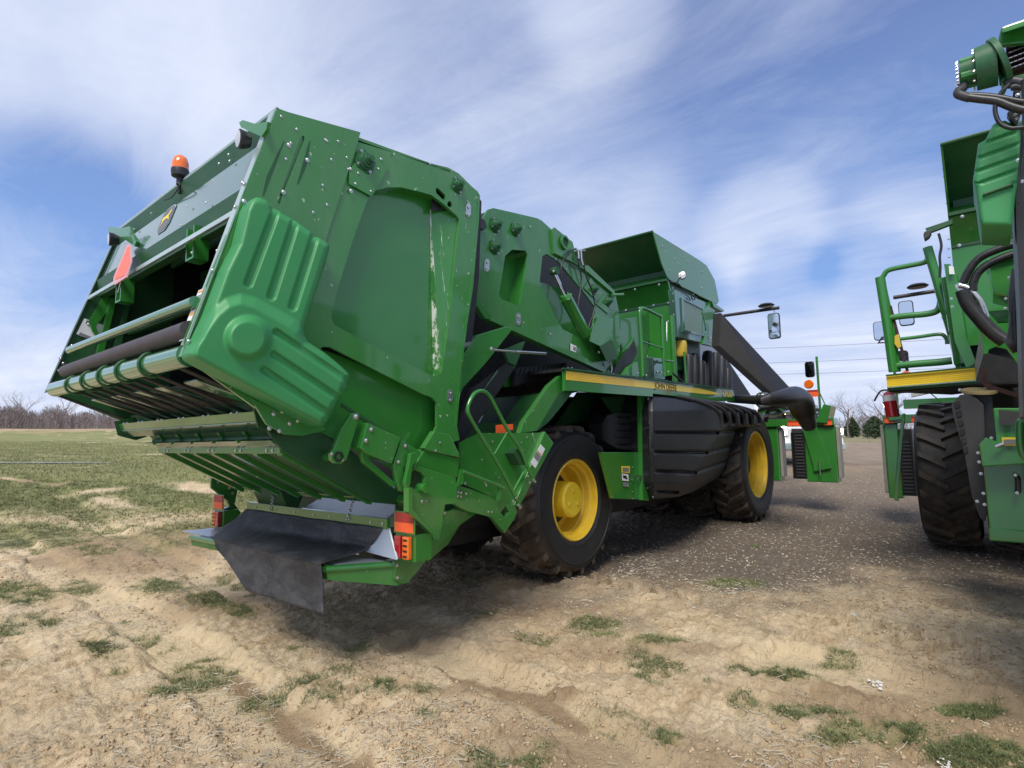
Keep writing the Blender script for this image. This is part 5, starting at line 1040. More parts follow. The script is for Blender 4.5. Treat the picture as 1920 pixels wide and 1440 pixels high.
# mirrors on the cab side of machine 2
bm2=rod('mirror_boom',at(1675,558,X=10.3),at(1758,545,X=10.3),.030,'duct',M2,seg=8); mirror(at(1699,587,X=10.28),.19,.38,bm2,'boom_mirror'); dc=at(1721,543,X=10.3); G().lathe([(0,.03),(.10,.02),(.14,-.01),(.12,-.03),(0,-.035)],dc+V((0,0,.06)),(0,0,1),20).out('antenna_disc','black_plastic',bm2,smooth=True)
lm=mirror(at(1650,620,X=9.8),.17,.28,M2,'side_mirror'); pipe('mirror_bracket',ats('1655,632 1647,643 1664,642 1656,631',X=9.8),.018,'duct',lm,curve=False)
xplate('window_latch','1765,595 1772,588 1775,605 1785,608 1772,610',8.5,.02,'black'); 
xplate('ladder_stringer','1692,775 1697,775 1693,820 1684,940 1676,938 1684,830',8.2,.08,'green',bev=.006)
header(M2,-.35,1,1.33,-1,zb=.42,uw=.20,pitch=.62)
G().poly(ats('1708,738 1753,731 1753,735 1708,745',X=9.5),(.1,0,0)).out('light_bar','white',M2,bev=.004)
# ================================================================ GROUND
rng=np.random.RandomState(5)
def vnoise(x,y,seed=0):
    xi=np.floor(x).astype(np.int64); yi=np.floor(y).astype(np.int64); fx=x-xi; fy=y-yi; fx=fx*fx*(3-2*fx); fy=fy*fy*(3-2*fy)
    def h(a,b):
        n=(a*374761393+b*668265263+seed*2147483647+seed*97)&0xffffffff; n=((n^(n>>13))*1274126177)&0xffffffff; n=n^(n>>16); return (n&0xffff)/65535.
    return (h(xi,yi)*(1-fx)+h(xi+1,yi)*fx)*(1-fy)+(h(xi,yi+1)*(1-fx)+h(xi+1,yi+1)*fx)*fy
def fbm(x,y,o=5,seed=0,g=.5):
    s=0;a=1;t=0
    for k in range(o): s=s+a*vnoise(x*2**k+k*17.3,y*2**k+k*5.1,seed+k); t+=a; a*=g
    return s/t
def SS(a,b,x): t=np.clip((x-a)/(b-a),0,1); return t*t*(3-2*t)
fwd=V((-RC[0][2],-RC[1][2],0)).normalized(); rgt=V((RC[0][0],RC[1][0],0)).normalized()
def cf(x,y): return x*rgt.x+y*rgt.y, x*fwd.x+y*fwd.y      # right, forward
d0=wat(60,930); d1=wat(470,1120); sdv=(d1-d0).normalized(); fdv=(wat(330,1256)-wat(200,1300)).normalized()
def terrain(x,y):
    r_,f_=cf(x,y); d=np.hypot(x,y)
    z=.55*SS(11,19,d)+.10*(fbm(x*.05,y*.05,3,3)-.5)*SS(14,40,d)
    lo=f_
    # gentle berm on the left far away
    z=z+.9*SS(60,92,d)*SS(10,-30,r_)*(.7+.5*fbm(x*.06,y*.06,3,9))
    return z
def masks(x,y):
    """grass, gravel and damp-clay cover from place on the lot"""
    r_,f_=cf(x,y); px=960+F*r_/np.maximum(f_,.3); 
    n=fbm(x*1.1,y*1.1,5,21); n2=fbm(x*.35,y*.35,4,31); n3=fbm(x*3.5,y*3.5,4,41)
    # gravel between and beyond the machines: right of the line along machine 1's right side
    side=(r_-(-.5+.10*f_)); grv=SS(-.6,.9,side+(n2-.5)*2.2)*SS(4.3,6.9,f_+(n-.5)*2.6+(n3-.5)*1.5)
    gl=SS(-1.5,-3.5,r_+ (n2-.5)*4)*SS(8.0,12.,f_+(n2-.5)*6)
    gl=np.maximum(gl,SS(30,40,f_)*SS(-4,-12,r_)); gl=np.maximum(gl,.55*SS(34,45,f_)); gl=gl*(1-.8*SS(72,90,np.hypot(x,y)+(n2-.5)*30)*SS(0,-20,r_))
    gl=gl*(1-.9*SS(.75,1.,np.exp(-((f_-12.9+(n2-.5)*1.2)/.35)**2))*SS(-8,-11,r_))
    gr=gl*SS(.25,.48,n*.55+n2*.45)
    gr=np.maximum(gr,.60*SS(.53,.66,n)*SS(.46,.60,n3)*(1-grv)*SS(13,9,f_))
    for (qx,qy,rx,ry,a) in PATCH:
        p=wat(qx,qy); a_=wat(qx+rx,qy); b_=wat(qx,qy+ry); 
        ux,uy=a_.x-p.x,a_.y-p.y; vx,vy=b_.x-p.x,b_.y-p.y; det=ux*vy-uy*vx; dx=x-p.x; dy=y-p.y
        s_=(dx*vy-dy*vx)/det; t_=(ux*dy-uy*dx)/det; q=np.sqrt(s_*s_+t_*t_)
        gr=np.maximum(gr,a*SS(1.6,.35,q+(n-.5)*1.6+(n3-.5)*.9))
    wet=SS(.54,.68,n2)*.8
    for (qx,qy,rx,ry,a) in WETP:
        p=wat(qx,qy); a_=wat(qx+rx,qy); b_=wat(qx,qy+ry)
        ux,uy=a_.x-p.x,a_.y-p.y; vx,vy=b_.x-p.x,b_.y-p.y; det=ux*vy-uy*vx; dx=x-p.x; dy=y-p.y
        s_=(dx*vy-dy*vx)/det; t_=(ux*dy-uy*dx)/det; q=np.sqrt(s_*s_+t_*t_); wet=np.maximum(wet,a*SS(1.3,.5,q+(n-.5)*1.0+(n3-.5)*.4))
    for a,b in WLINE:
        dx,dy=b.x-a.x,b.y-a.y; l2=dx*dx+dy*dy; t=np.clip(((x-a.x)*dx+(y-a.y)*dy)/l2,0,1); q=np.hypot(x-a.x-dx*t,y-a.y-dy*t)+(n3-.5)*.14
        wet=np.maximum(wet,SS(.10,.03,q))
    wet=np.maximum(wet,SS(66,84,np.hypot(x,y))*SS(0,-20,r_)*(.2+.9*n2))
    return gr,grv,np.clip(wet,0,1)
PATCH=[(1400,1095,70,14,1),(1120,1175,60,18,.9),(1230,1200,60,14,.7),(1470,1260,75,18,1),(1570,1220,26,12,1),(1800,1318,60,14,1),(1500,1340,110,20,.7),(1640,1380,120,26,.9),(1850,1415,120,25,1),(190,1215,40,20,1),(20,1120,70,22,.8),(60,1000,160,22,.8),(300,1105,75,16,.8),(400,1130,60,18,.8),(450,1150,30,14,.9),(150,1095,40,16,.6),(720,1290,28,14,1),(800,1345,24,14,.9),(1250,1385,30,16,.9),(310,1300,45,10,.7),(200,880,60,8,1),(330,885,40,6,1),(1420,1025,10,4,1),(1120,1190,60,14,.6),(900,1150,60,12,.4),(120,1020,60,12,.8),(690,1300,60,20,.4)]
WETP=[(900,1300,210,12,.7),(1010,1295,90,9,1),(1150,1220,180,30,.6),(1620,1310,190,40,.8),(1270,1215,110,20,.6),(430,1265,60,14,.9),(560,1330,60,20,.7),(760,1190,120,25,.7),(1800,1390,150,50,.5),(1150,1385,60,20,.4),(500,1410,90,30,.3),(1270,1400,110,40,.55)]
WLINE=[(wat(830,1255),wat(1010,1303)),(wat(1010,1303),wat(1090,1350)),(wat(425,1252),wat(560,1360)),(wat(560,1360),wat(700,1450))]
SMOOTH=[(wat(760,1210),wat(1010,1300)),(wat(1010,1300),wat(1190,1440)),(wat(400,1260),wat(640,1440)),(wat(60,925),wat(470,1120)),(wat(-60,960),wat(400,1255)),(wat(1480,1230),wat(1960,1350)),(wat(300,1165),wat(60,1060))]
def height(x,y,g,v,wt):
    r_,f_=cf(x,y); d=np.hypot(x,y)
    u=x*sdv.x+y*sdv.y; w_=-x*sdv.y+y*sdv.x
    near=SS(26,10,d)
    rut=fbm(u*.55,w_*2.6,4,51); cl=fbm(x*4.5,y*4.5,5,61,.6); fine=fbm(x*16,y*16,4,71,.6)
    ridge=1-np.abs(2*fbm(u*2.2,w_*5.2,4,81,.55)-1)
    crust=1-np.abs(2*fbm(x*3.2+.7*rut,y*3.2,4,91,.5)-1)
    fu=x*fdv.x+y*fdv.y; fw_=-x*fdv.y+y*fdv.x; wp=fbm(x*1.5,y*1.5,3,141); flake=1-np.abs(2*fbm(fu*2.6+1.5*wp,fw_*9+2*wp,4,131,.58)-1); z=(.055*(rut-.5)+.034*(cl-.5)+.044*(fine-.5)+.045*(ridge-.7)+.022*(crust-.75)+.042*(flake-.7))
    sm=0*x
    for a,b in SMOOTH:
        dx,dy=b.x-a.x,b.y-a.y; l2=dx*dx+dy*dy; t=np.clip(((x-a.x)*dx+(y-a.y)*dy)/l2,0,1); q=np.hypot(x-a.x-dx*t,y-a.y-dy*t)+(cl-.5)*.22+(rut-.5)*.2
        k=SS(.36,.14,q); sm=np.maximum(sm,k); 
    lugp=(x*sdv.x+y*sdv.y)/.22; z=z*(1-.80*sm)-.060*sm+.020*np.sin(np.pi*np.clip(sm,0,1))*1.6+.010*sm*(np.abs(((lugp+w_*1.2)%1)-.5)<.2)*(fbm(x*.8,y*.8,3,301)>.48)
    z=z*(1-.55*v)+v*.020*(fine-.5)
    # lug prints of a tyre
    for (ax,ay,bx,by) in ((1560,1165,1860,1225),(1080,1085,1290,1135)):
        a=wat(ax,ay); b=wat(bx,by); dx,dy=b.x-a.x,b.y-a.y; l=math.hypot(dx,dy); dx/=l; dy/=l
        al=(x-a.x)*dx+(y-a.y)*dy; ac=-(x-a.x)*dy+(y-a.y)*dx
        m_=SS(.30,.24,np.abs(ac))*SS(-.1,.1,al)*SS(l+.1,l-.1,al); ph=(al+np.abs(ac)*.9)/.26; 
        z=z+m_*(-.045+.075*SS(.2,.40,np.abs(ph-np.floor(ph)-.5)))
    return z*(.25+.75*near),sm
ang=np.radians(np.concatenate([np.linspace(-115,-52,50)[:-1],np.linspace(-52,52,960),np.linspace(52,115,50)[1:]])); rad=np.concatenate([np.linspace(.3,1.25,12)[:-1],1.25*np.exp(np.linspace(0,1,760)*math.log(13/1.25)),13*np.exp(np.linspace(0,1,150)**1.1*math.log(1600/13))[1:]]); NA,NR=len(ang),len(rad)
# denser rings near
A2,R2=np.meshgrid(ang,rad); X=np.sin(A2)*R2*rgt.x+np.cos(A2)*R2*fwd.x; Yg=np.sin(A2)*R2*rgt.y+np.cos(A2)*R2*fwd.y
gr,gv,wt=masks(X,Yg); hz_,smg=height(X,Yg,gr,gv,wt); Zg=terrain(X,Yg)+hz_
me=bpy.data.meshes.new('ground'); nv=NA*NR
me.vertices.add(nv); me.vertices.foreach_set('co',np.stack([X,Yg,Zg],-1).astype(np.float32).ravel())
i=np.arange(NR-1)[:,None]*NA+np.arange(NA-1)[None,:]; q=np.stack([i,i+1,i+NA+1,i+NA],-1).reshape(-1,4)
me.loops.add(q.size); me.loops.foreach_set('vertex_index',q.ravel().astype(np.int32)); me.polygons.add(len(q)); me.polygons.foreach_set('loop_start',np.arange(0,q.size,4,dtype=np.int32)); me.update(); me.validate()
me.polygons.foreach_set('use_smooth',np.ones(len(me.polygons),dtype=bool))
ca_=me.color_attributes.new('cover','FLOAT_COLOR','POINT'); ca_.data.foreach_set('color',np.stack([gr,gv,wt,smg],-1).astype(np.float32).ravel())
if me.polygons[0].normal.z<0: me.flip_normals()
go=bpy.data.objects.new('ground',me); col.objects.link(go); tag(go,kind='structure')
m,b=newmat('soil'); at_=N('ShaderNodeAttribute'); at_.attribute_name='cover'; sp=N('ShaderNodeSeparateColor'); L(at_.outputs['Color'],sp.inputs[0]); gR,gG,gB=sp.outputs
geo=N('ShaderNodeNewGeometry').outputs['Position']
an=N('ShaderNodeMapping'); L(geo,an.inputs[0]); an.inputs['Rotation'].default_value=(0,0,-math.atan2(fdv.y,fdv.x)); an.inputs['Scale'].default_value=(1,3.0,1); 
c1=noise(2.2,8,vec=geo,rough=.65); c2=noise(9,8,vec=geo,rough=.7); c3=noise(3.2,8,vec=an.outputs[0],rough=.68,dist=.4); c4=noise(.35,4,vec=geo); c5=noise(45,5,vec=geo,rough=.7)
sand=mixc(ramp(c3,[(.34,0.),(.62,1.)]),(.44,.31,.165),(.78,.615,.395))
sand=mixc(mth('MULTIPLY',ramp(c1,[(.42,0.),(.62,1.)]),.55),sand,(.80,.67,.47))
sand=mixc(mth('MULTIPLY',at_.outputs['Alpha'],.7),sand,(.80,.645,.41)); sand=mixc(mth('MULTIPLY',ramp(c2,[(.58,0.),(.70,1.)]),.5),sand,(.24,.155,.085)); sand=mixc(mth('MULTIPLY',ramp(c5,[(.58,0.),(.68,1.)]),.4),sand,(.26,.18,.11)); sand=mixc(mth('MULTIPLY',ramp(c5,[(.30,1.),(.40,0.)]),.45),sand,(.82,.68,.48)); sand=mixc(mth('MULTIPLY',ramp(c4,[(.4,0.),(.65,1.)]),.35),sand,(.50,.36,.225))
wetc=mixc(ramp(c2,[(.3,0.),(.7,1.)]),(.20,.125,.065),(.38,.26,.15)); cc=mixc(mth('MULTIPLY',mth('ADD',gB,mth('MULTIPLY',mth('SUBTRACT',c1,.5),.8),clamp=True),.85),sand,wetc)
vo=N('ShaderNodeTexVoronoi'); vo.inputs['Scale'].default_value=34; L(geo,vo.inputs['Vector']); vs_=N('ShaderNodeSeparateColor'); L(vo.outputs['Color'],vs_.inputs[0])
gvc=mixc(ramp(vs_.outputs[0],[(.0,0.),(.86,.22),(.97,1.)]),(.155,.122,.096),(.38,.32,.25)); gvc=mixc(ramp(c2,[(.4,0.),(.6,1.)]),mixc(.5,gvc,(.115,.09,.07)),gvc); gvc=mixc(mth('MULTIPLY',ramp(c1,[(.45,0.),(.7,1.)]),.4),gvc,(.16,.125,.09))
dn=N('ShaderNodeVectorMath'); dn.operation='LENGTH'; L(geo,dn.inputs[0]); far_=ramp(mth('DIVIDE',dn.outputs['Value'],40.),[(.27,0.),(.6,1.)])
gvc=mixc(far_,gvc,mixc(ramp(noise(1.2,6,vec=geo,rough=.7),[(.35,0.),(.65,1.)]),(.22,.165,.12),(.34,.27,.20)))
cc=mixc(mth('ADD',gG,mth('MULTIPLY',mth('SUBTRACT',c2,.5),mth('MULTIPLY',gG,1.2)),clamp=True),cc,gvc)
grc=mixc(ramp(c2,[(.35,0.),(.65,1.)]),(.12,.155,.045),(.25,.255,.11)); grc=mixc(ramp(c4,[(.35,0.),(.6,.7)]),grc,(.26,.27,.10))
cc=mixc(mth('MULTIPLY',ramp(mth('ADD',gR,mth('MULTIPLY',mth('SUBTRACT',c2,.5),.9)),[(.25,0.),(.8,1.)]),ramp(mth('DIVIDE',dn.outputs['Value'],14.),[(.4,.45),(1.,.92)])),cc,grc)
L(cc,b.inputs['Base Color']); b.inputs['Roughness'].default_value=.93; b.inputs['Specular IOR Level'].default_value=.25
hh=mth('ADD',mth('MULTIPLY',c2,.8),mth('ADD',mth('MULTIPLY',c5,.35),mth('MULTIPLY',c3,.9))); ck=N('ShaderNodeTexVoronoi'); ck.feature='DISTANCE_TO_EDGE'; ck.inputs['Scale'].default_value=7; wv=N('ShaderNodeVectorMath'); wv.operation='ADD'; nv_=N('ShaderNodeTexNoise'); nv_.inputs['Scale'].default_value=5; L(geo,nv_.inputs['Vector']); sc3=N('ShaderNodeVectorMath'); sc3.operation='SCALE'; L(nv_.outputs['Color'],sc3.inputs[0]); sc3.inputs['Scale'].default_value=.28; L(geo,wv.inputs[0]); L(sc3.outputs[0],wv.inputs[1]); L(wv.outputs[0],ck.inputs['Vector'])
crk=mth('MULTIPLY',ramp(ck.outputs['Distance'],[(.0,1.),(.03,0.)]),ramp(noise(1.1,4,vec=geo),[(.55,0.),(.66,1.)]))
hh=mth('SUBTRACT',mth('ADD',hh,mth('MULTIPLY',noise(120,3,vec=geo),.12)),mth('MULTIPLY',crk,.15)); bump(hh,b,1.,.05)
me.materials.append(m)
from mathutils.bvhtree import BVHTree
def gz(x,y):
    x=np.array([x],float); y=np.array([y],float); g_,v_,w_=masks(x,y); return float((terrain(x,y)+height(x,y,g_,v_,w_)[0])[0])
def scatter(n,seed,fmin,fmax,spread=1.0,powr=1.6):
    r_=np.random.RandomState(seed); f_=fmin+(fmax-fmin)*r_.rand(n)**powr; s_=(r_.rand(n)*2-1)*f_*spread; x=s_*rgt.x+f_*fwd.x; y=s_*rgt.y+f_*fwd.y; return x,y,r_
def blades(name,x,y,z,hgt,wid,mat,r_,lean=.5,label=None,cat=None,seg=2,curl=1.):
    n=len(x); a=r_.rand(n)*2*np.pi; dx,dy=np.cos(a),np.sin(a); ln=lean*(.3+r_.rand(n)); b=r_.rand(n)*2*np.pi; px,py=np.cos(b)*wid/2,np.sin(b)*wid/2
    co=[]; 
    for t,w_ in ((0,1.),(.55,.8),(1.,.12)):
        ox=dx*ln*hgt*t**1.5; oy=dy*ln*hgt*t**1.5; oz=hgt*t*(1-.25*ln*t)
        co.append(np.stack([x+ox-px*w_,y+oy-py*w_,z+oz],-1)); co.append(np.stack([x+ox+px*w_,y+oy+py*w_,z+oz],-1))
    co=np.stack(co,1).reshape(-1,3); i=np.arange(n)[:,None]*6; q=np.concatenate([i+np.array([[0,1,3,2]]),i+np.array([[2,3,5,4]])],1).reshape(-1,4)
    me=bpy.data.meshes.new(name); me.vertices.add(len(co)); me.vertices.foreach_set('co',co.astype(np.float32).ravel()); me.loops.add(q.size); me.loops.foreach_set('vertex_index',q.ravel().astype(np.int32)); me.polygons.add(len(q)); me.polygons.foreach_set('loop_start',np.arange(0,q.size,4,dtype=np.int32)); me.update()
    me.materials.append(MATS[mat]); o=bpy.data.objects.new(name,me); col.objects.link(o); tag(o,label,cat,kind='stuff'); return o
def on_ground(x,y): g_,v_,w_=masks(x,y); return g_,v_,w_,terrain(x,y)+height(x,y,g_,v_,w_)[0]
x,y,r_=scatter(1900000,11,1.3,13,1.05,1.35); g_,v_,w_,z=on_ground(x,y); k=r_.rand(len(x))<(g_-.30)*2.6*(fbm(x*9,y*9,3,5)>.44)
x,y,z,g_=x[k],y[k],z[k],g_[k]; blades('grass',x,y,z-.005,(.012+.032*r_.rand(len(x)))*(.5+.8*g_),.0034,'grass',r_,1.2,'short green grass growing in loose tufts on the bare clay','grass')
x,y,r_=scatter(700000,13,1.3,12,1.05,1.35); g_,v_,w_,z=on_ground(x,y); k=r_.rand(len(x))<(g_-.22)*1.3*(fbm(x*8,y*8,3,6)>.40); x,y,z=x[k],y[k],z[k]; blades('dry_blades',x,y,z-.004,.012+.03*r_.rand(len(x)),.003,'grass_dry',r_,1.6,'dry yellowed grass blades mixed into the green tufts','grass')
x,y,r_=scatter(700000,12,9,45,1.1,1.25); g_,v_,w_,z=on_ground(x,y); k=r_.rand(len(x))<(g_-.2)*.7; x,y,z=x[k],y[k],z[k]; blades('dry_grass',x,y,z-.01,.03+.05*r_.rand(len(x)),.014,'grass_dry',r_,.9,'dull winter grass covering the field at the left','grass')
# straw and cotton stalk litter lying flat
def litter(name,n,seed,fmin,fmax,l0,l1,wd,mat,label,cat,cond):
    x,y,r_=scatter(n,seed,fmin,fmax,1.05,1.3); g_,v_,w_,z=on_ground(x,y); k=cond(x,y,g_,v_,w_,r_); x,y,z=x[k],y[k],z[k]; n=len(x); a=r_.rand(n)*np.pi*2; l=l0+(l1-l0)*r_.rand(n)**2
    dx,dy=np.cos(a)*l/2,np.sin(a)*l/2; kx,ky=-np.sin(a)*wd/2,np.cos(a)*wd/2; bend=(r_.rand(n)-.5)*l*.3; t=(r_.rand(n)-.5)*l*.35
    P0=np.stack([x-dx,y-dy,z+.004-t],-1); P1=np.stack([x-ky*0+np.sin(a)*bend,y-np.cos(a)*bend,z+.012+0*t],-1); P2=np.stack([x+dx,y+dy,z+.006+t],-1); co=[]
    for P_ in (P0,P1,P2):
        for (s_,h_) in ((1,0),(0,wd*.8),(-1,0)): co.append(P_+np.stack([kx*s_,ky*s_,np.full(n,h_)],-1))
    co=np.stack(co,1).reshape(-1,3); i=np.arange(n)[:,None]*9; q=np.concatenate([i+np.array([[0,1,4,3]]),i+np.array([[1,2,5,4]]),i+np.array([[3,4,7,6]]),i+np.array([[4,5,8,7]])],1).reshape(-1,4)
    me=bpy.data.meshes.new(name); me.vertices.add(len(co)); me.vertices.foreach_set('co',co.astype(np.float32).ravel()); me.loops.add(q.size); me.loops.foreach_set('vertex_index',q.ravel().astype(np.int32)); me.polygons.add(len(q)); me.polygons.foreach_set('loop_start',np.arange(0,q.size,4,dtype=np.int32)); me.update(); me.materials.append(MATS[mat]); o=bpy.data.objects.new(name,me); col.objects.link(o); return tag(o,label,cat,kind='stuff')
litter('straw',60000,21,1.2,10,.015,.10,.0032,'straw','dry broken straw and stalk pieces scattered over the clay','straw',lambda x,y,g,v,w,r: r.rand(len(x))<np.clip((fbm(x*1.3,y*1.3,4,77)-.50)*6,0,1)*.75+.03)
litter('wood_chips',70000,22,4.5,14,.012,.04,.010,'straw','pale chips and husks scattered over the dark gravel between the machines','wood chips',lambda x,y,g,v,w,r: r.rand(len(x))<v*.11)
# clods
def clods(n,seed):
    x,y,r_=scatter(n,seed,1.4,9,1.0,1.3); g_,v_,w_,z=on_ground(x,y); k=r_.rand(n)<np.clip((fbm(x*.9,y*.9,4,55)-.44)*4,0,1)*.75*(1-.8*w_)*(1-.9*v_); x,y,z=x[k],y[k],z[k]; n=len(x); s=.003+.013*r_.rand(n)**3
    b_=np.array([(1,0,0),(-1,0,0),(0,1,0),(0,-1,0),(0,0,1),(0,0,-1)],float); f=np.array([(0,2,4),(2,1,4),(1,3,4),(3,0,4),(2,0,5),(1,2,5),(3,1,5),(0,3,5)]); co=b_[None]*s[:,None,None]*(.6+.8*r_.rand(n,6,3)); co[:,:,2]*=.7; co+=np.stack([x,y,z+s*.2],-1)[:,None]
    me=bpy.data.meshes.new('clods'); me.vertices.add(n*6); me.vertices.foreach_set('co',co.astype(np.float32).ravel()); q=(f[None]+np.arange(n)[:,None,None]*6).reshape(-1,3); me.loops.add(q.size); me.loops.foreach_set('vertex_index',q.ravel().astype(np.int32)); me.polygons.add(len(q)); me.polygons.foreach_set('loop_start',np.arange(0,q.size,3,dtype=np.int32)); me.update(); me.materials.append(MATS['clod']); o=bpy.data.objects.new('clods',me); col.objects.link(o); tag(o,'small crumbs and clods of dry tan clay strewn on the ground','clods',kind='stuff')
simple('clod',(.42,.305,.185),.95,0,.3,3); clods(140000,31)
# cotton scraps
for k,(x,y,s_) in enumerate([(1602,1162,.035),(1697,1157,.025),(1718,1207,.05),(1640,1268,.07),(1770,1438,.04),(1100,1140,.02),(960,1192,.02)]):
    p=wat(x,y); p.z=gz(p.x,p.y)+.008; g=G()
    rr_=random.Random(k)
    for j in range(22):
        c=p+V((rr_.uniform(-s_,s_),rr_.uniform(-s_,s_)*.6,rr_.uniform(0,.012))); q_=s_*rr_.uniform(.06,.2); g.lathe([(0,-.002),(q_,0),(q_*.7,q_*.4),(0,q_*.6)],c,(rr_.uniform(-.4,.4),rr_.uniform(-.4,.4),1),7)
    o=g.out('cotton_scrap','cotton',None,smooth=True); tag(o,['white cotton tuft at the left end of the tyre print','white cotton tuft in the tyre print below the gravel','white torn cotton strip on the clay below the tyre print','grey-white cotton clump among straw right of the grass patch','white cotton lump at the bottom edge of the picture','tiny white cotton bit just below the rear wheel','tiny white cotton bit right of the rubber flap'][k],'cotton scrap','cotton scraps on the ground')
# puddle in the field at the left
pw=wat(20,891,Z=.20); 
simple('puddle',(.20,.17,.15),.12,0,.1,2)
PZ=float(terrain(np.array([pw.x]),np.array([pw.y]))[0])+.03
g=G(); n=40; g.add([(pw.x+fwd.x*(.22+.1*mn.noise(V((k*.5,0,0))))*math.sin(2*math.pi*k/n)+rgt.x*3.2*math.cos(2*math.pi*k/n),pw.y+fwd.y*.3*math.sin(2*math.pi*k/n)+rgt.y*3.2*math.cos(2*math.pi*k/n),PZ) for k in range(n)],[tuple(range(n))])
po=g.out('puddle','puddle',None) ; tag(po,kind='structure')
# ================================================================ FAR SCENERY
def place(px_,D_,py=None):
    p=wat(px_,803,D=D_); return V((p.x,p.y,float(terrain(np.array([p.x]),np.array([p.y]))[0])))
def branch(g,tw,p,d,l,r_,lev,rn,maxlev):
    n=4; pts=[p]; rs=[r_]
    for k in range(n):
        d=(d+V((rn.gauss(0,.13),rn.gauss(0,.13),rn.gauss(0,.09)+.03))).normalized(); pts.append(pts[-1]+d*l/n); rs.append(r_*(1-.55*(k+1)/n))
    (g if lev<2 else tw).tube(pts,rs,6 if lev<2 else 3,cap=False)
    if lev>=maxlev: return
    m=rn.randint(3,5) if lev else rn.randint(6,8)
    for k in range(m):
        t=rn.uniform(.3,1.); i_=min(n-1,int(t*n)); q=pts[i_].lerp(pts[i_+1],t*n-i_) if t<1 else pts[-1]
        a=rn.uniform(0,2*math.pi); o=V((math.cos(a),math.sin(a),rn.uniform(.0,.5))); nd_=(d*.75+o*rn.uniform(.5,.95)).normalized()
        branch(g,tw,q,nd_,l*rn.uniform(.5,.72),rs[i_]*.55,lev+1,rn,maxlev)
def baretree(px_,D_,h,seed,label,grp='bare trees on the skyline',ml=4,tr=.018):
    p=place(px_,D_); o=root('bare_tree',p,label,'tree',grp,machine=False); rn=random.Random(seed); g=G(); tw=G()
    branch(g,tw,V((0,0,-.3)),V((0,0,1)),h*.52,h*tr,0,rn,ml)
    a=g.out('trunk','bark',o,smooth=True); b_=tw.out('crown','twig',o); return o
T=[(1592,70,6.6,1,'bare grey tree just right of the front row unit, left of the other skyline tree'),(1668,62,6.8,2,'wide bare tree behind the mirror post of the right-hand picker'),(1640,95,5.8,3,'low bare tree between the two taller ones on the right skyline'),(1418,85,6.,4,'bare tree top seen under the slanting cotton duct'),(55,150,9.5,5,'broad bare tree standing above the wood at the far left edge'),(120,150,9,6,'bare tree right of the broad one above the left wood'),(190,155,8.5,8,'thin bare tree rising by the lower corner of the module chamber'),(15,160,8.5,9,'small bare tree cut by the left picture edge'),(1610,110,5.5,10,'small distant bare tree behind the white truck mirror')]
for a_ in T: baretree(a_[0],a_[1],a_[2],a_[3],a_[4])
# conifers
def conifer(px_,D_,h,wd,label,seed,dark):
    p=place(px_,D_); o=root('conifer',p,label,'tree','evergreens by the right wood',machine=False); G().tube([V((0,0,-.2)),V((0,0,h*.9))],[.12,.03],8).out('trunk','bark',o); rn=random.Random(seed); v=[]; f=[]
    for k in range(2600):
        t=rn.random()**.8; z=h*(.04+.94*t); rad_=wd*.5*math.sin(min(1,(1-t)*1.5+.04)*math.pi/2)*(.75+.4*rn.random()); a=rn.uniform(0,6.28); c=V((math.cos(a)*rad_*rn.uniform(.6,1),math.sin(a)*rad_*rn.uniform(.6,1),z)); d=V((rn.gauss(0,1),rn.gauss(0,1),rn.gauss(.6,.6))).normalized(); e=d.orthogonal()*.05; n=len(v); v+=[c-e,c+e,c+d*.22]; f.append((n,n+1,n+2))
    G().add(v,f).out('crown','conifer',o); return o
conifer(1597,74,2.2,1.5,'slim dark pointed evergreen right of the white truck',1,0); conifer(1640,68,2.2,2.2,'broad rounded dark evergreen left of the red marker board',2,0)
# woods as one mass of bare stems and twigs on the far rise
def wood(name,specs,seed,label):
    rn=np.random.RandomState(seed); V_=[];Fv=[]
    for (x0,x1,D0_,D1_,h0,h1,n) in specs:
        for k in range(n):
            px_=rn.uniform(x0,x1); D_=rn.uniform(D0_,D1_); p=place(px_,D_); h=rn.uniform(h0,h1)*(.8+.35*float(vnoise(np.array([px_*.03]),np.array([3.]),5)[0])); nb=int(46)
            b0=len(V_); V_.append((p.x-.06,p.y,p.z)); V_.append((p.x+.06,p.y,p.z)); V_.append((p.x,p.y,p.z+h)); Fv.append((b0,b0+1,b0+2))
            for j in range(nb):
                t=rn.uniform(.05,1.); a=rn.uniform(0,6.28); l=h*rn.uniform(.07,.17); q=(p.x+math.cos(a)*h*.16*rn.rand(),p.y+math.sin(a)*h*.16*rn.rand(),p.z+h*t*.9); e=rn.uniform(.03,.09)*h/5; d=(math.cos(a)*l*.55,math.sin(a)*l*.55,l*.8); b0=len(V_)
                V_+= [(q[0]-e*math.sin(a),q[1]+e*math.cos(a),q[2]),(q[0]+e*math.sin(a),q[1]-e*math.cos(a),q[2]),(q[0]+d[0],q[1]+d[1],q[2]+d[2])]; Fv.append((b0,b0+1,b0+2))
    me=bpy.data.meshes.new(name); me.from_pydata(V_,[],Fv); me.materials.append(MATS['wood_far']); o=bpy.data.objects.new(name,me); col.objects.link(o); tag(o,label,'wood',kind='stuff')
wood('far_wood',[(-700,420,110,150,2.9,3.7,2600),(-700,420,106,112,.6,1.3,300)],1,'purplish grey leafless wood along the rise at the far left')
wood('right_wood',[(1380,2300,90,130,2.0,3.3,800),(1560,2300,84,92,1.,2.2,120)],2,'low brown leafless wood behind the gravel lot on the right')
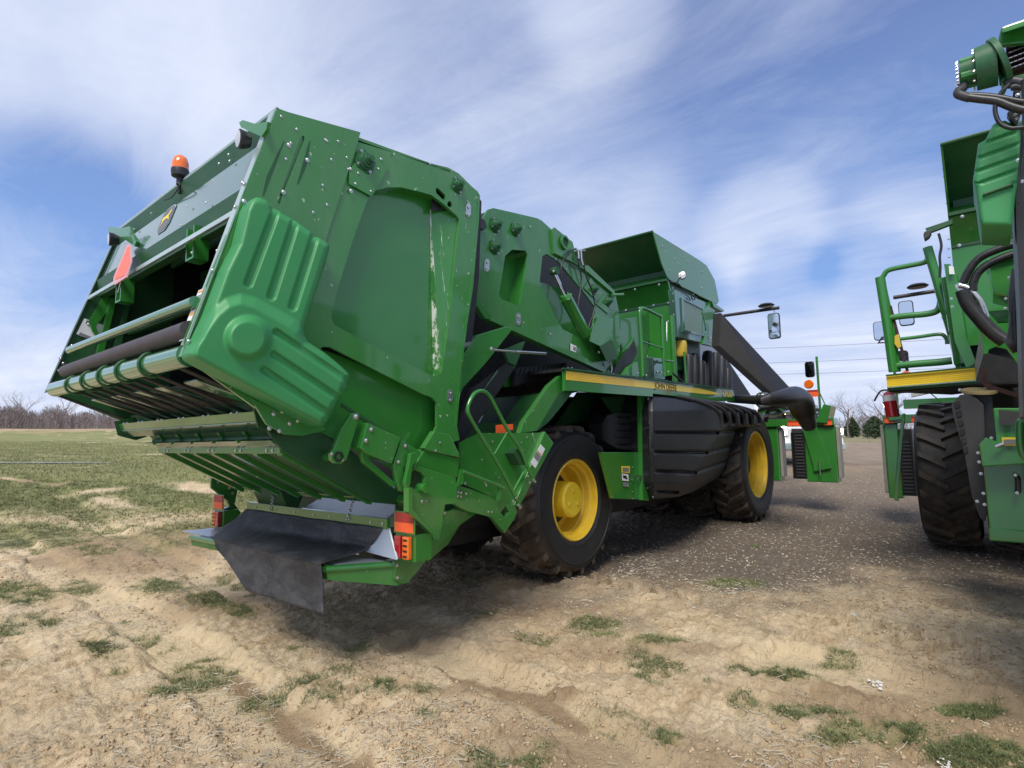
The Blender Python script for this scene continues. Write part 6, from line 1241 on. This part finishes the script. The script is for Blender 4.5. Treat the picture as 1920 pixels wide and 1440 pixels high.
# power lines
for k,(y0,y1,lb) in enumerate([(652,638,'highest'),(678,668,'middle'),(696,693,'lowest')]):
    a=wat(1100,y0+4,D=62); b_=wat(1800,y1-4,D=52); n=20; pts=[lerp(a,b_,i/n)-V((0,0,1.2*(1-(2*i/n-1)**2)*.3)) for i in range(n+1)]
    a=lerp(a,b_,-.5); o=G().tube([pts[0]-(pts[1]-pts[0])*20]+pts+[pts[-1]+(pts[-1]-pts[-2])*20],.012,5).out('power_line','cable',None); tag(o,f'{lb} of the three thin power lines crossing the pale sky on the right','power line','power lines across the sky')
# ================================================================ WHITE PICKUP TRUCK facing the camera behind the row units
tp_=wat(1519,803,D=18.5); tz=float(terrain(np.array([tp_.x]),np.array([tp_.y]))[0]); TR=root('pickup_truck',V((tp_.x,tp_.y,tz)),'white pickup truck with lit headlights parked facing the camera behind the picker row units','pickup truck',machine=False,rz=math.atan2(fwd.y,fwd.x))
# local: +x away from the camera
def tb(n_,a,b,mat,bev=.04,par=TR): return G().box(a,b).out(n_,mat,par,bev=bev)
body=G().hexa([V((0,-.98,.55)),V((0,.98,.55)),V((5.3,1.0,.55)),V((5.3,-1.0,.55))],[V((.06,-.95,1.12)),V((.06,.95,1.12)),V((5.3,.97,1.25)),V((5.3,-.97,1.25))]).out('body','white_paint',TR,bev=.08)
G().hexa([V((.05,-.93,1.10)),V((.05,.93,1.10)),V((1.5,.95,1.22)),V((1.5,-.95,1.22))],[V((.25,-.80,1.20)),V((.25,.80,1.20)),V((1.5,.84,1.32)),V((1.5,-.84,1.32))]).out('bonnet','white_paint',TR,bev=.05)
cabn=G().hexa([V((1.35,-.92,1.2)),V((1.35,.92,1.2)),V((3.4,.92,1.2)),V((3.4,-.92,1.2))],[V((2.0,-.72,1.88)),V((2.0,.72,1.88)),V((3.1,.72,1.9)),V((3.1,-.72,1.9))]).out('cab','white_paint',TR,bev=.06)
G().hexa([V((1.32,-.80,1.27)),V((1.32,.80,1.27)),V((1.34,.80,1.27)),V((1.34,-.80,1.27))],[V((1.90,-.66,1.82)),V((1.90,.66,1.82)),V((1.93,.66,1.82)),V((1.93,-.66,1.82))]).out('windscreen','glass_dark',cabn)
tb('grille','' or (-.04,-.55,.70),(.02,.55,1.05),'black_plastic',.03); tb('bumper',(-.12,-.95,.42),(.10,.95,.64),'silver_edge',.05)
for s in (-1,1):
    hl=tb('headlight',(-.03,s*.80-.16,.84),(.08,s*.80+.16,1.08),'lens_white',.03); G().lathe([(.0,-.01),(.11,-.008),(.115,.02)],(-.04,s*.80,.96),(1,0,0),16).out('headlight_lamp','headlamp_lit',hl)
    mr=tb('door_mirror',(1.45,s*1.20-.14,1.28),(1.56,s*1.20+.14,1.46),'white_paint',.03); tb('mirror_arm',(1.5,min(s*.9,s*1.1),1.30),(1.54,max(s*.9,s*1.1),1.34),'black_plastic',.01,mr)
    for xw in (.95,4.3):
        wl=G().lathe([(.0,-.02),(.25,-.02),(.27,.03),(.39,.0),(.40,.05),(.40,.24),(.38,.27),(0,.27)],(xw,s*1.02,.40),(0,-s,0),32).out('wheel','tyre',TR,smooth=True); G().lathe([(0,-.03),(.22,-.03),(.24,.0)],(xw,s*1.02,.40),(0,-s,0),24).out('rim','silver_edge',wl,smooth=True)
    tb('tow_hook',(-.13,s*.5-.05,.5),(-.10,s*.5+.05,.56),'black',.0)
